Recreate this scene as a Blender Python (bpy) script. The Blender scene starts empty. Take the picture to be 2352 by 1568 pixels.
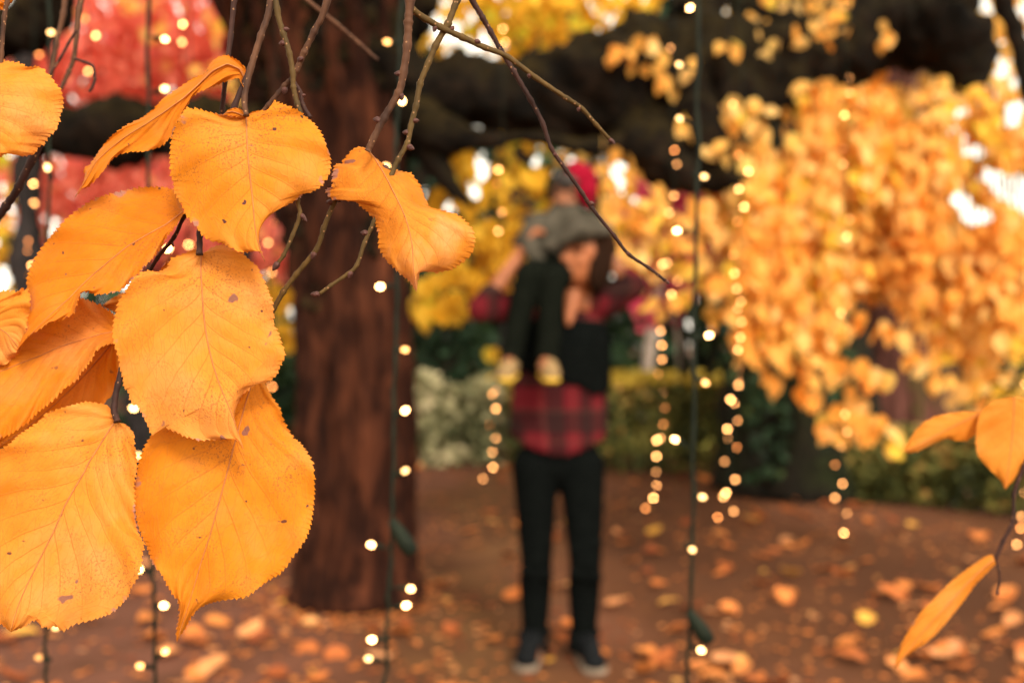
import bpy, bmesh, math, random
import numpy as np
from mathutils import Vector, Matrix, noise

random.seed(7)
rng = np.random.default_rng(11)
S = bpy.context.scene
COL = S.collection
R = math.radians

# ------------------------------------------------------------------ camera
CAM_H = 1.22
FP = 35.0 / 36.0 * 2352.0          # focal length in units of a 2352 px wide picture
cam = bpy.data.cameras.new('camera')
cam.lens = 35.0
cam.sensor_width = 36.0
cam.clip_start = 0.02
cam.clip_end = 500.0
cam.dof.use_dof = True
cam.dof.focus_distance = 0.477
cam.dof.aperture_fstop = 5.5
cam.dof.aperture_blades = 0
cam_o = bpy.data.objects.new('camera', cam)
COL.objects.link(cam_o)
cam_o.location = (0, 0, CAM_H)
cam_o.rotation_euler = (R(90), 0, 0)
S.camera = cam_o

# ------------------------------------------------------------------ world, sun, exposure
SUN_AZ, SUN_EL = R(160), R(36)       # behind the camera, a little to one side
w = bpy.data.worlds.new('World')
S.world = w
w.use_nodes = True
wn, wl = w.node_tree.nodes, w.node_tree.links
wn.clear()
sky = wn.new('ShaderNodeTexSky')
sky.sky_type = 'NISHITA'
sky.sun_disc = False
sky.sun_elevation = SUN_EL
sky.sun_rotation = SUN_AZ
sky.dust_density = 1.0
sky.air_density = 3.0
hs = wn.new('ShaderNodeHueSaturation')      # a closed pale overcast: little blue is left
hs.inputs['Saturation'].default_value = 0.07
bg = wn.new('ShaderNodeBackground')
bg.inputs['Strength'].default_value = 0.15
wo = wn.new('ShaderNodeOutputWorld')
wl.new(sky.outputs[0], hs.inputs['Color'])
wm = wn.new('ShaderNodeMix')                 # late, warm overcast
wm.data_type = 'RGBA'
wm.blend_type = 'MULTIPLY'
wm.inputs[0].default_value = 1.0
wm.inputs[7].default_value = (1.0, 0.92, 0.78, 1)
wl.new(hs.outputs[0], wm.inputs[6])
wl.new(wm.outputs[2], bg.inputs['Color'])
wl.new(bg.outputs[0], wo.inputs['Surface'])

sun = bpy.data.lights.new('sun', 'SUN')
sun.energy = 1.5
sun.angle = R(14)
sun.color = (1.0, 0.89, 0.76)
sun_o = bpy.data.objects.new('sun', sun)
COL.objects.link(sun_o)
sd = Vector((math.sin(SUN_AZ) * math.cos(SUN_EL), math.cos(SUN_AZ) * math.cos(SUN_EL), math.sin(SUN_EL)))
sun_o.rotation_euler = sd.to_track_quat('Z', 'Y').to_euler()
sun_o.location = (0, -3, 6)

S.view_settings.view_transform = 'Standard'
S.view_settings.look = 'None'
S.view_settings.gamma = 1.0
S.view_settings.exposure = 1.35
S.render.film_transparent = False
S.cycles.use_denoising = True
S.cycles.use_adaptive_sampling = False
S.cycles.max_bounces = 6
S.cycles.diffuse_bounces = 4
S.cycles.transmission_bounces = 3
S.cycles.glossy_bounces = 2
S.cycles.sample_clamp_indirect = 3.0
S.cycles.caustics_reflective = False
S.cycles.caustics_refractive = False


# ------------------------------------------------------------------ helpers
def P(x, y, d):
    """a point of the place seen at (x, y) of a 2352 px wide picture, d metres ahead"""
    return Vector(((x - 1176.0) / FP * d, d, CAM_H - (y - 784.0) / FP * d))


def px(r, d):
    return r / FP * d


def link(o, parent=None):
    COL.objects.link(o)
    if parent is not None:
        o.parent = parent
        off = Vector((0, 0, 0))
        p = parent
        while p is not None:
            off += p.location
            p = p.parent
        o.location = o.location - off
    return o


def tag(o, label=None, cat=None, group=None, kind=None):
    if label: o['label'] = label
    if cat: o['category'] = cat
    if group: o['group'] = group
    if kind: o['kind'] = kind
    return o


def empty(name, loc, label, cat, group=None):
    o = bpy.data.objects.new(name, None)
    o.empty_display_size = 0.05
    o.location = loc
    COL.objects.link(o)
    return tag(o, label, cat, group)


def mesh_obj(name, verts, faces, mat, parent=None, origin=None, smooth=True, tone=None, uv=None):
    v = np.asarray(verts, dtype=np.float64)
    if origin is None:
        origin = v.mean(axis=0) if parent is None else v[0]
    origin = np.asarray(origin, dtype=np.float64)
    me = bpy.data.meshes.new(name)
    me.from_pydata((v - origin).tolist(), [], faces if isinstance(faces, list) else faces.tolist())
    if tone is not None:
        a = me.attributes.new('tone', 'FLOAT', 'POINT')
        a.data.foreach_set('value', np.asarray(tone, dtype=np.float32))
    if uv is not None:
        ul = me.uv_layers.new(name='UVMap')
        li = np.empty(len(me.loops), dtype=np.int32)
        me.loops.foreach_get('vertex_index', li)
        ul.data.foreach_set('uv', np.asarray(uv, dtype=np.float32)[li].ravel())
    if smooth:
        me.polygons.foreach_set('use_smooth', np.ones(len(me.polygons), dtype=bool))
    me.materials.append(mat)
    me.update()
    o = bpy.data.objects.new(name, me)
    o.location = origin
    return link(o, parent)


def catmull(pts, per=6):
    pts = [np.asarray(p, dtype=float) for p in pts]
    if len(pts) < 3:
        a, b = pts[0], pts[-1]
        return np.array([a + (b - a) * k / per for k in range(per + 1)])
    q = [2 * pts[0] - pts[1]] + pts + [2 * pts[-1] - pts[-2]]
    out = []
    for i in range(1, len(q) - 2):
        p0, p1, p2, p3 = q[i - 1], q[i], q[i + 1], q[i + 2]
        for k in range(per):
            t = k / per
            out.append(0.5 * ((2 * p1) + (-p0 + p2) * t + (2 * p0 - 5 * p1 + 4 * p2 - p3) * t * t
                              + (-p0 + 3 * p1 - 3 * p2 + p3) * t ** 3))
    out.append(pts[-1])
    return np.array(out)


def tube_arrays(pts, radii, sides=10, cap=True, rough=0.0, scale=8.0, flutes=0, flute_amp=0.0, seed=0.0):
    pts = np.asarray(pts, dtype=float)
    n = len(pts)
    tan = np.gradient(pts, axis=0)
    tan /= np.linalg.norm(tan, axis=1)[:, None] + 1e-12
    up = np.array([0.0, 1.0, 0.0]) if abs(tan[0][1]) < 0.9 else np.array([1.0, 0.0, 0.0])
    nrm = up - tan[0] * up.dot(tan[0])
    nrm /= np.linalg.norm(nrm)
    V, F = [], []
    for i in range(n):
        nrm = nrm - tan[i] * nrm.dot(tan[i])
        nrm /= np.linalg.norm(nrm) + 1e-12
        bi = np.cross(tan[i], nrm)
        for k in range(sides):
            a = 2 * math.pi * k / sides
            r = radii[i]
            dirv = nrm * math.cos(a) + bi * math.sin(a)
            if flutes:
                r *= 1 + flute_amp * (0.5 + noise.noise(Vector((math.cos(a) * flutes, math.sin(a) * flutes, pts[i][2] * 0.7 + seed))))
            p = pts[i] + dirv * r
            if rough:
                q = Vector((p[0] * scale + seed, p[1] * scale, p[2] * scale))
                p = p + dirv * r * rough * (noise.noise(q) + 0.6 * noise.noise(q * 2.7) + 0.4 * noise.noise(q * 6.1))
            V.append(p)
    for i in range(n - 1):
        for k in range(sides):
            a, b = i * sides + k, i * sides + (k + 1) % sides
            F.append((a, b, b + sides, a + sides))
    if cap:
        F.append(tuple(range(sides))[::-1])
        F.append(tuple((n - 1) * sides + k for k in range(sides)))
    return np.array(V), F


def tube(name, pts, radii, mat, parent, sides=10, **kw):
    V, F = tube_arrays(pts, radii, sides, **kw)
    return mesh_obj(name, V, F, mat, parent)


def ellipsoid_arrays(c, ax, nu=14, nv=9, rot=None):
    V, F = [], []
    c = np.asarray(c, dtype=float)
    M = np.eye(3) if rot is None else np.asarray(rot)
    for j in range(nv + 1):
        th = math.pi * j / nv
        for i in range(nu):
            ph = 2 * math.pi * i / nu
            l = np.array([ax[0] * math.sin(th) * math.cos(ph), ax[1] * math.sin(th) * math.sin(ph), ax[2] * math.cos(th)])
            V.append(c + M @ l)
    for j in range(nv):
        for i in range(nu):
            a, b = j * nu + i, j * nu + (i + 1) % nu
            F.append((a, a + nu, b + nu, b))
    return np.array(V), F


def merge(parts):
    V, F, o = [], [], 0
    for v, f in parts:
        V.append(v)
        F += [tuple(i + o for i in q) for q in f]
        o += len(v)
    return np.vstack(V), F


# ------------------------------------------------------------------ materials
class NT:
    def __init__(self, name):
        self.m = bpy.data.materials.new(name)
        self.m.use_nodes = True
        self.t = self.m.node_tree
        self.t.nodes.clear()
        self.out = self.t.nodes.new('ShaderNodeOutputMaterial')

    def n(self, typ, **kw):
        nd = self.t.nodes.new(typ)
        for k, v in kw.items():
            if k.startswith('i_'):
                key = k[2:]
                key = int(key) if key.isdigit() else key.replace('_', ' ')
                nd.inputs[key].default_value = v
            else:
                setattr(nd, k, v)
        return nd

    def l(self, a, b):
        self.t.links.new(a, b)

    def math(self, op, a, b=None, c=None, clamp=False):
        nd = self.t.nodes.new('ShaderNodeMath')
        nd.operation = op
        nd.use_clamp = clamp
        for i, v in enumerate((a, b, c)):
            if v is None: continue
            if isinstance(v, (int, float)): nd.inputs[i].default_value = v
            else: self.l(v, nd.inputs[i])
        return nd.outputs[0]

    def ramp(self, fac, stops, interp='LINEAR'):
        nd = self.t.nodes.new('ShaderNodeValToRGB')
        cr = nd.color_ramp
        cr.interpolation = interp
        while len(cr.elements) < len(stops):
            cr.elements.new(0.5)
        for e, (p, c) in zip(cr.elements, stops):
            e.position = p
            e.color = (*c, 1) if len(c) == 3 else c
        self.l(fac, nd.inputs[0])
        return nd.outputs[0]

    def mix(self, fac, a, b, mode='MIX'):
        nd = self.t.nodes.new('ShaderNodeMix')
        nd.data_type = 'RGBA'
        nd.blend_type = mode
        for sock, v in ((nd.inputs[0], fac), (nd.inputs[6], a), (nd.inputs[7], b)):
            if isinstance(v, (int, float)): sock.default_value = v
            elif isinstance(v, tuple): sock.default_value = (*v, 1) if len(v) == 3 else v
            else: self.l(v, sock)
        return nd.outputs[2]

    def noise(self, vec, scale, detail=3, rough=0.5, out='Fac', dist=0.0):
        nd = self.n('ShaderNodeTexNoise', i_Scale=scale, i_Detail=detail, i_Roughness=rough, i_Distortion=dist)
        if vec is not None: self.l(vec, nd.inputs['Vector'])
        return nd.outputs[out]

    def coord(self, which='Object'):
        return self.n('ShaderNodeTexCoord').outputs[which]

    def mapping(self, vec, scale=(1, 1, 1), loc=(0, 0, 0)):
        nd = self.n('ShaderNodeMapping')
        nd.inputs['Scale'].default_value = scale
        nd.inputs['Location'].default_value = loc
        self.l(vec, nd.inputs['Vector'])
        return nd.outputs[0]

    def bump(self, h, strength=0.3, dist=0.01):
        nd = self.n('ShaderNodeBump', i_Strength=strength, i_Distance=dist)
        self.l(h, nd.inputs['Height'])
        return nd.outputs[0]

    def surf(self, color, rough=0.7, normal=None, spec=0.3, translucent=0.0, tcolor=None, sheen=0.0):
        b = self.n('ShaderNodeBsdfPrincipled')
        b.inputs['Roughness'].default_value = rough
        b.inputs['Specular IOR Level'].default_value = spec
        if isinstance(color, tuple): b.inputs['Base Color'].default_value = (*color, 1)
        else: self.l(color, b.inputs['Base Color'])
        if normal is not None: self.l(normal, b.inputs['Normal'])
        last = b.outputs[0]
        if translucent:
            tr = self.n('ShaderNodeBsdfTranslucent')
            tc = tcolor if tcolor is not None else color
            if isinstance(tc, tuple): tr.inputs[0].default_value = (*tc, 1)
            else: self.l(tc, tr.inputs[0])
            if normal is not None: self.l(normal, tr.inputs['Normal'])
            mx = self.n('ShaderNodeMixShader')
            mx.inputs[0].default_value = translucent
            self.l(last, mx.inputs[1])
            self.l(tr.outputs[0], mx.inputs[2])
            last = mx.outputs[0]
        self.l(last, self.out.inputs['Surface'])
        return self.m


def mat_simple(name, c0, c1, scale=20, rough=0.8, bump=0.0, spec=0.2, stretch=(1, 1, 1), bdist=0.01):
    t = NT(name)
    v = t.mapping(t.coord('Object'), stretch)
    f = t.noise(v, scale, 5, 0.6)
    c = t.ramp(f, [(0.3, c0), (0.7, c1)])
    nb = t.bump(f, bump, bdist) if bump else None
    return t.surf(c, rough, nb, spec)


def mat_foliage(name, stops, per_object=False, translucent=0.35, rough=0.6):
    t = NT(name)
    if per_object:
        f = t.n('ShaderNodeObjectInfo').outputs['Random']
    else:
        a = t.n('ShaderNodeAttribute')
        a.attribute_name = 'tone'
        f = a.outputs['Fac']
    c = t.ramp(f, stops)
    nz = t.noise(t.coord('Object'), 35, 2)
    c2 = t.mix(t.math('MULTIPLY', nz, 0.35), c, (0.9, 0.75, 0.6), 'MULTIPLY')
    return t.surf(c2, rough, None, 0.15, translucent)


def mat_bark(name, c0, c1, moss=None, moss_amt=0.5, fibre=(9, 9, 1.1), scale=3.0):
    t = NT(name)
    o = t.coord('Object')
    f = t.noise(t.mapping(o, fibre), scale, 6, 0.65, dist=0.6)
    big = t.noise(o, 1.8, 3)
    c = t.ramp(f, [(0.28, tuple(x * 0.35 for x in c0)), (0.45, c0), (0.72, c1)])
    if moss:
        g = t.n('ShaderNodeNewGeometry')
        sep = t.n('ShaderNodeSeparateXYZ')
        t.l(g.outputs['Normal'], sep.inputs[0])
        k = t.math('MULTIPLY_ADD', sep.outputs['Z'], 0.35, t.math('ADD', big, moss_amt - 0.75))
        k = t.math('MULTIPLY', k, 3.0, clamp=True)
        mc = t.ramp(t.noise(o, 14, 5, 0.65), [(0.35, tuple(x * 0.12 for x in moss)), (0.68, moss)])
        c = t.mix(k, c, mc)
    nb = t.bump(f, 0.9, 0.03)
    return t.surf(c, 0.9, nb, 0.1)


# leaf blade of the near leaves: side veins, fine cross veins, specks and dry margins
def mat_blade(name, hue, n_veins=10, lean=0.33, seed=0.0, specks=1.0, pale=0.5):
    t = NT(name)
    uvn = t.coord('UV')
    sp = t.n('ShaderNodeSeparateXYZ')
    t.l(uvn, sp.inputs[0])
    sv = t.math('MULTIPLY_ADD', sp.outputs[0], 2.0, -1.0)
    av = t.math('ABSOLUTE', sv)
    tt = sp.outputs[1]
    obj = t.mapping(t.coord('Object'), (1, 1, 1), (seed, seed * 0.7, seed * 1.3))
    wob = t.noise(obj, 45, 2)
    wv = t.math('SUBTRACT', tt, t.math('MULTIPLY', t.math('POWER', av, 0.74), lean))
    wv = t.math('ADD', wv, t.math('MULTIPLY', t.math('SUBTRACT', wob, 0.5), 0.03))
    side = t.math('MULTIPLY', t.math('SIGN', sv), 0.23)
    ph = t.math('FRACT', t.math('ADD', t.math('MULTIPLY', wv, float(n_veins)), side))
    dv = t.math('ABSOLUTE', t.math('SUBTRACT', ph, 0.5))            # 0 on a vein
    line = t.math('SUBTRACT', 1.0, t.math('DIVIDE', dv, 0.05), clamp=True)
    line = t.math('MULTIPLY', line, t.math('SUBTRACT', 1.08, av, clamp=True))
    rib = t.math('SUBTRACT', 1.0, t.math('DIVIDE', av, 0.016), clamp=True)
    # cross veins between the side veins
    cx = t.n('ShaderNodeCombineXYZ')
    t.l(t.math('MULTIPLY', wv, float(n_veins) * 1.2), cx.inputs[0])
    t.l(t.math('MULTIPLY', sv, 15.0), cx.inputs[1])
    vo = t.n('ShaderNodeTexVoronoi', feature='DISTANCE_TO_EDGE', i_Scale=1.0)
    t.l(cx.outputs[0], vo.inputs['Vector'])
    cross = t.math('SUBTRACT', 1.0, t.math('DIVIDE', vo.outputs[0], 0.07), clamp=True)
    vo2 = t.n('ShaderNodeTexVoronoi', feature='DISTANCE_TO_EDGE', i_Scale=520.0)
    t.l(obj, vo2.inputs['Vector'])
    # colour of the blade
    big = t.noise(obj, 22, 4, 0.6)
    base = t.ramp(big, [(0.30, tuple(h * k for h, k in zip(hue, (0.86, 0.72, 0.45)))), (0.5, hue),
                        (0.74, tuple(min(0.92, h + pale * k) for h, k in zip(hue, (0.05, 0.11, 0.13))))])
    fine = t.noise(obj, 210, 4, 0.7)
    base = t.mix(t.math('MULTIPLY', t.math('SUBTRACT', fine, 0.35, clamp=True), 0.5), base,
                 (hue[0] * 0.80, hue[1] * 0.62, hue[2] * 0.5))
    base = t.mix(t.math('MULTIPLY', line, 0.68), base, (0.46, 0.13, 0.02))
    base = t.mix(t.math('MULTIPLY', cross, 0.26), base, (0.45, 0.15, 0.03))
    base = t.mix(t.math('MULTIPLY', rib, 0.55), base, (0.40, 0.14, 0.06))
    # rusty specks gathered in drifts, thicker towards the stalk
    drift = t.math('MULTIPLY_ADD', tt, -0.16, t.noise(obj, 30, 3, 0.6))
    drift = t.math('MULTIPLY', t.math('SUBTRACT', drift, 0.40), 5.0, clamp=True)
    sk = t.math('MULTIPLY', t.math('SUBTRACT', t.noise(obj, 900, 3, 0.65), 0.545), 14.0, clamp=True)
    base = t.mix(t.math('MULTIPLY', t.math('MULTIPLY', sk, drift), 0.5 * specks), base, (0.20, 0.055, 0.025))
    sp2 = t.math('MULTIPLY', t.math('SUBTRACT', t.noise(obj, 170, 2, 0.5), 0.715), 30.0, clamp=True)
    base = t.mix(t.math('MULTIPLY', sp2, 0.75 * specks), base, (0.10, 0.035, 0.03))
    # rust blotches, each leaf its own
    bl = t.math('MULTIPLY', t.math('SUBTRACT', t.noise(obj, 26, 3, 0.6, dist=0.4), 0.60), 7.0, clamp=True)
    base = t.mix(t.math('MULTIPLY', bl, 0.42 * specks), base, (0.46, 0.14, 0.02))
    ds = t.math('MULTIPLY', t.math('SUBTRACT', t.noise(obj, 58, 2, 0.4, dist=0.8), 0.735), 60.0, clamp=True)
    base = t.mix(t.math('MULTIPLY', ds, 0.85), base, (0.20, 0.085, 0.075))
    # dry grey-brown rim
    rimn = t.math('ADD', av, t.math('MULTIPLY', t.math('SUBTRACT', t.noise(obj, 62, 3, 0.6), 0.5), 1.5))
    rim = t.math('MULTIPLY', t.math('SUBTRACT', rimn, 1.13), 12.0, clamp=True)
    base = t.mix(t.math('MULTIPLY', rim, 0.85), base, (0.36, 0.18, 0.15))
    hh = t.math('ADD', t.math('MULTIPLY', line, -0.8), t.math('MULTIPLY', cross, -0.35))
    hh = t.math('ADD', hh, t.math('MULTIPLY', t.noise(obj, 420, 3), 0.55))
    hh = t.math('ADD', hh, t.math('MULTIPLY', rib, -1.0))
    hh = t.math('ADD', hh, t.math('MULTIPLY', vo2.outputs[0], 0.25))
    nb = t.bump(hh, 0.42, 0.0006)
    return t.surf(base, 0.62, nb, 0.14, 0.32)


GOLD = [(0.0, (0.74, 0.27, 0.035)), (0.25, (0.90, 0.42, 0.075)), (0.55, (0.94, 0.53, 0.12)), (0.8, (0.94, 0.64, 0.24)), (1.0, (0.84, 0.58, 0.07))]
YEL = [(0.0, (0.55, 0.28, 0.015)), (0.4, (0.80, 0.46, 0.03)), (0.75, (0.84, 0.56, 0.06)), (1.0, (0.55, 0.50, 0.03))]
PINK = [(0.0, (0.66, 0.13, 0.08)), (0.35, (0.86, 0.22, 0.15)), (0.7, (0.90, 0.31, 0.22)), (0.9, (0.86, 0.22, 0.22)), (1.0, (0.90, 0.46, 0.18))]
MAG = [(0.0, (0.28, 0.012, 0.045)), (0.5, (0.52, 0.035, 0.10)), (1.0, (0.68, 0.14, 0.16))]
MOSS_SHADE = [(0.0, (0.004, 0.003, 0.002)), (0.6, (0.012, 0.008, 0.003)), (1.0, (0.030, 0.020, 0.005))]
GREEN = [(0.0, (0.008, 0.016, 0.008)), (0.5, (0.022, 0.05, 0.022)), (1.0, (0.07, 0.10, 0.03))]
HEDGE = [(0.0, (0.020, 0.026, 0.010)), (0.45, (0.075, 0.085, 0.024)), (0.8, (0.22, 0.20, 0.05)), (1.0, (0.48, 0.27, 0.08))]
SILVER = [(0.0, (0.03, 0.04, 0.015)), (0.5, (0.26, 0.26, 0.13)), (1.0, (0.68, 0.60, 0.38))]
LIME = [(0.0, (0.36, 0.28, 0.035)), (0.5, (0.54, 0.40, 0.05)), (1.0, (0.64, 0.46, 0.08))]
FALL = [(0.0, (0.24, 0.06, 0.02)), (0.3, (0.52, 0.16, 0.04)), (0.6, (0.64, 0.23, 0.06)), (0.85, (0.70, 0.34, 0.16)), (1.0, (0.72, 0.38, 0.06))]
M = dict(
    gold=mat_foliage('gold leaves', GOLD, translucent=0.5), goldobj=mat_foliage('gold leaf', GOLD, True, 0.5),
    yel=mat_foliage('yellow leaves', YEL, translucent=0.45), pink=mat_foliage('pink leaves', PINK, translucent=0.55), mag=mat_foliage('magenta leaves', MAG),
    green=mat_foliage('dark needles', GREEN, translucent=0.15), hedge=mat_foliage('hedge leaves', HEDGE, translucent=0.2),
    silver=mat_foliage('silver leaves', SILVER, translucent=0.2), lime=mat_foliage('lime leaves', LIME, translucent=0.2),
    fall=mat_foliage('fallen leaves', FALL, translucent=0.1), fallobj=mat_foliage('fallen leaf', FALL, True, 0.1),
    moss=mat_foliage('shade-dark moss tufts', MOSS_SHADE, translucent=0.05, rough=0.9),
    trunk=mat_bark('red fibrous bark', (0.017, 0.005, 0.0025), (0.098, 0.029, 0.0125), fibre=(5, 5, 1.2), scale=2.6),
    mossy=mat_bark('shade-dark mossy bark', (0.0045, 0.0032, 0.002), (0.017, 0.009, 0.0045), (0.022, 0.0145, 0.0035), 0.34, (2, 2, 2), 5),  # mossy limbs, with the shade under the crown put into the near-black colour
    darkbark=mat_bark('dark bark', (0.009, 0.008, 0.006), (0.032, 0.024, 0.015), (0.022, 0.030, 0.008), 0.36),
    redwood=mat_bark('redwood bark', (0.06, 0.022, 0.016), (0.19, 0.075, 0.055), (0.10, 0.12, 0.02), 0.22),
    pale=mat_bark('pale bark', (0.36, 0.28, 0.24), (0.62, 0.5, 0.44)),
    greybark=mat_bark('grey bark', (0.02, 0.018, 0.018), (0.06, 0.048, 0.048)),
    wire=mat_simple('green wire', (0.004, 0.007, 0.004), (0.010, 0.014, 0.007), 60, 0.7, 0.2, 0.15),
)


def mat_ground():
    t = NT('leaf strewn earth')
    o = t.coord('Object')
    big = t.noise(t.mapping(o, (1, 0.6, 1)), 0.55, 3, 0.55)
    c = t.ramp(big, [(0.36, (0.064, 0.023, 0.009)), (0.5, (0.112, 0.042, 0.0165)), (0.64, (0.185, 0.073, 0.040))])
    sx = t.n('ShaderNodeSeparateXYZ')
    t.l(o, sx.inputs[0])
    edge = t.math('ADD', sx.outputs[0], t.math('MULTIPLY', t.noise(o, 0.9, 3), 1.2))
    gravel = t.math('MULTIPLY', t.math('SUBTRACT', 0.25, edge), 1.4, clamp=True)      # rosy gravel on the trunk's side of the path
    c = t.mix(t.math('MULTIPLY', gravel, 0.75), c, (0.185, 0.075, 0.052))
    strip = t.math('SUBTRACT', 1.0, t.math('MULTIPLY', t.math('ABSOLUTE', t.math('ADD', edge, -0.45)), 2.2), clamp=True)
    c = t.mix(t.math('MULTIPLY', strip, 0.6), c, (0.155, 0.082, 0.028))                # trodden sandy strip
    pat = t.noise(o, 3.4, 4, 0.6)
    c = t.mix(t.math('MULTIPLY', t.math('SUBTRACT', pat, 0.42, clamp=True), 2.6, clamp=True), c, (0.06, 0.024, 0.012))
    g = t.noise(o, 60, 4, 0.7)
    c = t.mix(t.math('MULTIPLY', g, 0.5), c, (0.11, 0.048, 0.022))
    nb = t.bump(t.math('ADD', g, t.math('MULTIPLY', pat, 2.0)), 0.5, 0.02)
    return t.surf(c, 0.95, nb, 0.1)


def mat_lawn():
    t = NT('lawn')
    o = t.coord('Object')
    c = t.ramp(t.noise(o, 2.2, 4), [(0.3, (0.16, 0.16, 0.03)), (0.7, (0.33, 0.27, 0.05))])
    return t.surf(c, 0.9, t.bump(t.noise(o, 90, 3), 0.6, 0.03), 0.1)


def mat_emit(name, col, strength):
    t = NT(name)
    e = t.n('ShaderNodeEmission')
    e.inputs[0].default_value = (*col, 1)
    rnd = t.n('ShaderNodeObjectInfo').outputs['Random']
    t.l(t.math('MULTIPLY', t.math('MULTIPLY_ADD', t.math('POWER', rnd, 1.5), 1.5, 0.35), strength), e.inputs[1])
    t.l(e.outputs[0], t.out.inputs['Surface'])
    t.m.cycles.emission_sampling = 'NONE'
    return t.m


# ------------------------------------------------------------------ the setting
def sheet(name, x0, x1, y0, y1, z, mat):
    V = [(x0, y0, z), (x1, y0, z), (x1, y1, z), (x0, y1, z)]
    return tag(mesh_obj(name, V, [(0, 1, 2, 3)], mat, origin=(0, 0, z)), kind='structure')


sheet('ground', -150, 150, -60, 240, 0.0, mat_ground())
sheet('lawn', 0.6, 40, 10.6, 60, 0.006, mat_lawn())

# ------------------------------------------------------------------ leaf clouds
LT = np.array([(0, 0, 0), (-.24, .12, .02), (.24, .12, .02), (0, .25, -.03), (-.36, .42, .05), (.36, .42, .05), (0, .6, -.05),
               (-.24, .74, .03), (.24, .74, .03), (0, 1.05, .05)])
LF = [(0, 3, 1), (0, 2, 3), (1, 3, 4), (2, 5, 3), (3, 6, 4), (3, 5, 6), (4, 6, 7), (5, 8, 6), (6, 9, 7), (6, 8, 9)]
LFA = np.array(LF)


def leaf_cloud(C, size, hang=0.75, flat=0.0, jitter=0.5, face=0.0):
    """one small bent blade per centre; hang: how far tips point down"""
    n = len(C)
    tip = rng.normal(0, jitter, (n, 3))
    tip[:, 2] -= hang * 1.2
    tip /= np.linalg.norm(tip, axis=1)[:, None]
    nr = rng.normal(0, 1, (n, 3))
    nr[:, 2] += flat + 0.6 * face
    nr[:, 1] -= face
    nr -= tip * (nr * tip).sum(1)[:, None]
    nr /= np.linalg.norm(nr, axis=1)[:, None]
    sd_ = np.cross(tip, nr)
    s = size * rng.uniform(0.65, 1.2, n)
    V = (C[:, None, :] + s[:, None, None] * (LT[None, :, 0:1] * sd_[:, None, :] * 1.05
         + (LT[None, :, 1:2] - 0.4) * tip[:, None, :] + LT[None, :, 2:3] * nr[:, None, :]))
    F = (LFA[None] + (np.arange(n) * len(LT))[:, None, None]).reshape(-1, 3)
    return V.reshape(-1, 3), F


def blob_points(blobs, density=1.0, leaf=0.1):
    """blobs: (x, y, rx, ry, d, dd[, cover]) in picture units at d metres"""
    out = []
    for b in blobs:
        x, y, rx, ry, d, dd = b[:6]
        cover = b[6] if len(b) > 6 else 2.4
        la = 0.0033 * (leaf / 0.1) ** 2 * (FP / d) ** 2
        n = max(4, int(cover * density * math.pi * rx * ry / la))
        r = np.sqrt(rng.uniform(0, 1, n))
        a = rng.uniform(0, 2 * math.pi, n)
        wob = 1 + 0.22 * np.sin(a * 5 + x) + 0.12 * np.sin(a * 11 + y)
        xs, ys = x + r * rx * np.cos(a) * wob, y + r * ry * np.sin(a) * wob
        ds = d + rng.uniform(-dd, dd, n)
        sc = d                                   # laid out in metres at the blob's own distance
        out.append(np.stack([(xs - 1176) / FP * sc, ds, CAM_H - (ys - 784) / FP * sc], 1))
    return np.vstack(out)


GAPS = [(2310, 425, 44), (2346, 455, 40), (2320, 265, 34), (2228, 493, 30), (2262, 493, 30), (2275, 405, 30), (2205, 455, 28), (2240, 350, 28)]


def open_spots(C):
    u = 1176 + C[:, 0] / C[:, 1] * FP
    v = 784 - (C[:, 2] - CAM_H) / C[:, 1] * FP
    ok = np.ones(len(C), dtype=bool)
    for gx, gy, gr in GAPS:
        ok &= (u - gx) ** 2 + (v - gy) ** 2 > gr ** 2
    return C[ok]


def foliage(name, blobs, mat, parent, leaf=0.1, density=1.0, hang=0.75, flat=0.0, bias=0.0):
    C = blob_points(blobs, density, leaf)
    if parent is weep: C = open_spots(C)
    V, F = leaf_cloud(C, leaf, hang, flat, face=1.2)
    cl = np.array([noise.noise(Vector(c * 2.2)) for c in C])
    tone = np.clip(0.5 + bias + 0.5 * cl + rng.normal(0, 0.22, len(C)), 0, 1)
    o = mesh_obj(name, V, F, mat, parent, smooth=False, tone=np.repeat(tone, len(LT)))
    o['kind'] = 'stuff'
    return o


def limb(name, spec, mat, parent, sides=30, rough=0.52, scale=3.6, per=14):
    """spec: (x, y, radius, d) in picture units"""
    A = np.array([[*P(x, y, d), px(r, d)] for x, y, r, d in spec])
    c = catmull(list(A), per)
    return tube(name, c[:, :3], np.maximum(c[:, 3], 0.002), mat, parent, sides, rough=rough, scale=scale, seed=spec[0][0] * 0.1)


# --- the old weeping tree: red trunk, mossy limbs, curtain of gold leaves
tb = P(818, 1372, 4.745)
weep = empty('weeping_tree', (tb.x, tb.y, 0), 'old tree with red-brown trunk, mossy limbs and hanging gold leaves', 'tree')
zs = np.linspace(0, 3.2, 60)
pts, rad = [], []
for z in zs:
    pts.append((tb.x - 0.012 * z - (0.10 * max(0, z - 1.3) ** 1.3), tb.y + 0.02 * z, z))
    rad.append(0.238 + 0.055 * math.exp(-z * 8) + 0.105 * max(0, z - 1.5) ** 1.1)
tube('trunk', pts, rad, M['trunk'], weep, 96, flutes=9, flute_amp=0.20, rough=0.09, scale=12)
n = 5200                                            # dark moss on the upper trunk, denser upward to stand in for shade
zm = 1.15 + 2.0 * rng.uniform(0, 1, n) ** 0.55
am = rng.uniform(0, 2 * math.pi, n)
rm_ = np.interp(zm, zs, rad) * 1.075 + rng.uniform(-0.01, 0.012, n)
cx_ = np.interp(zm, zs, [p[0] for p in pts])
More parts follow.
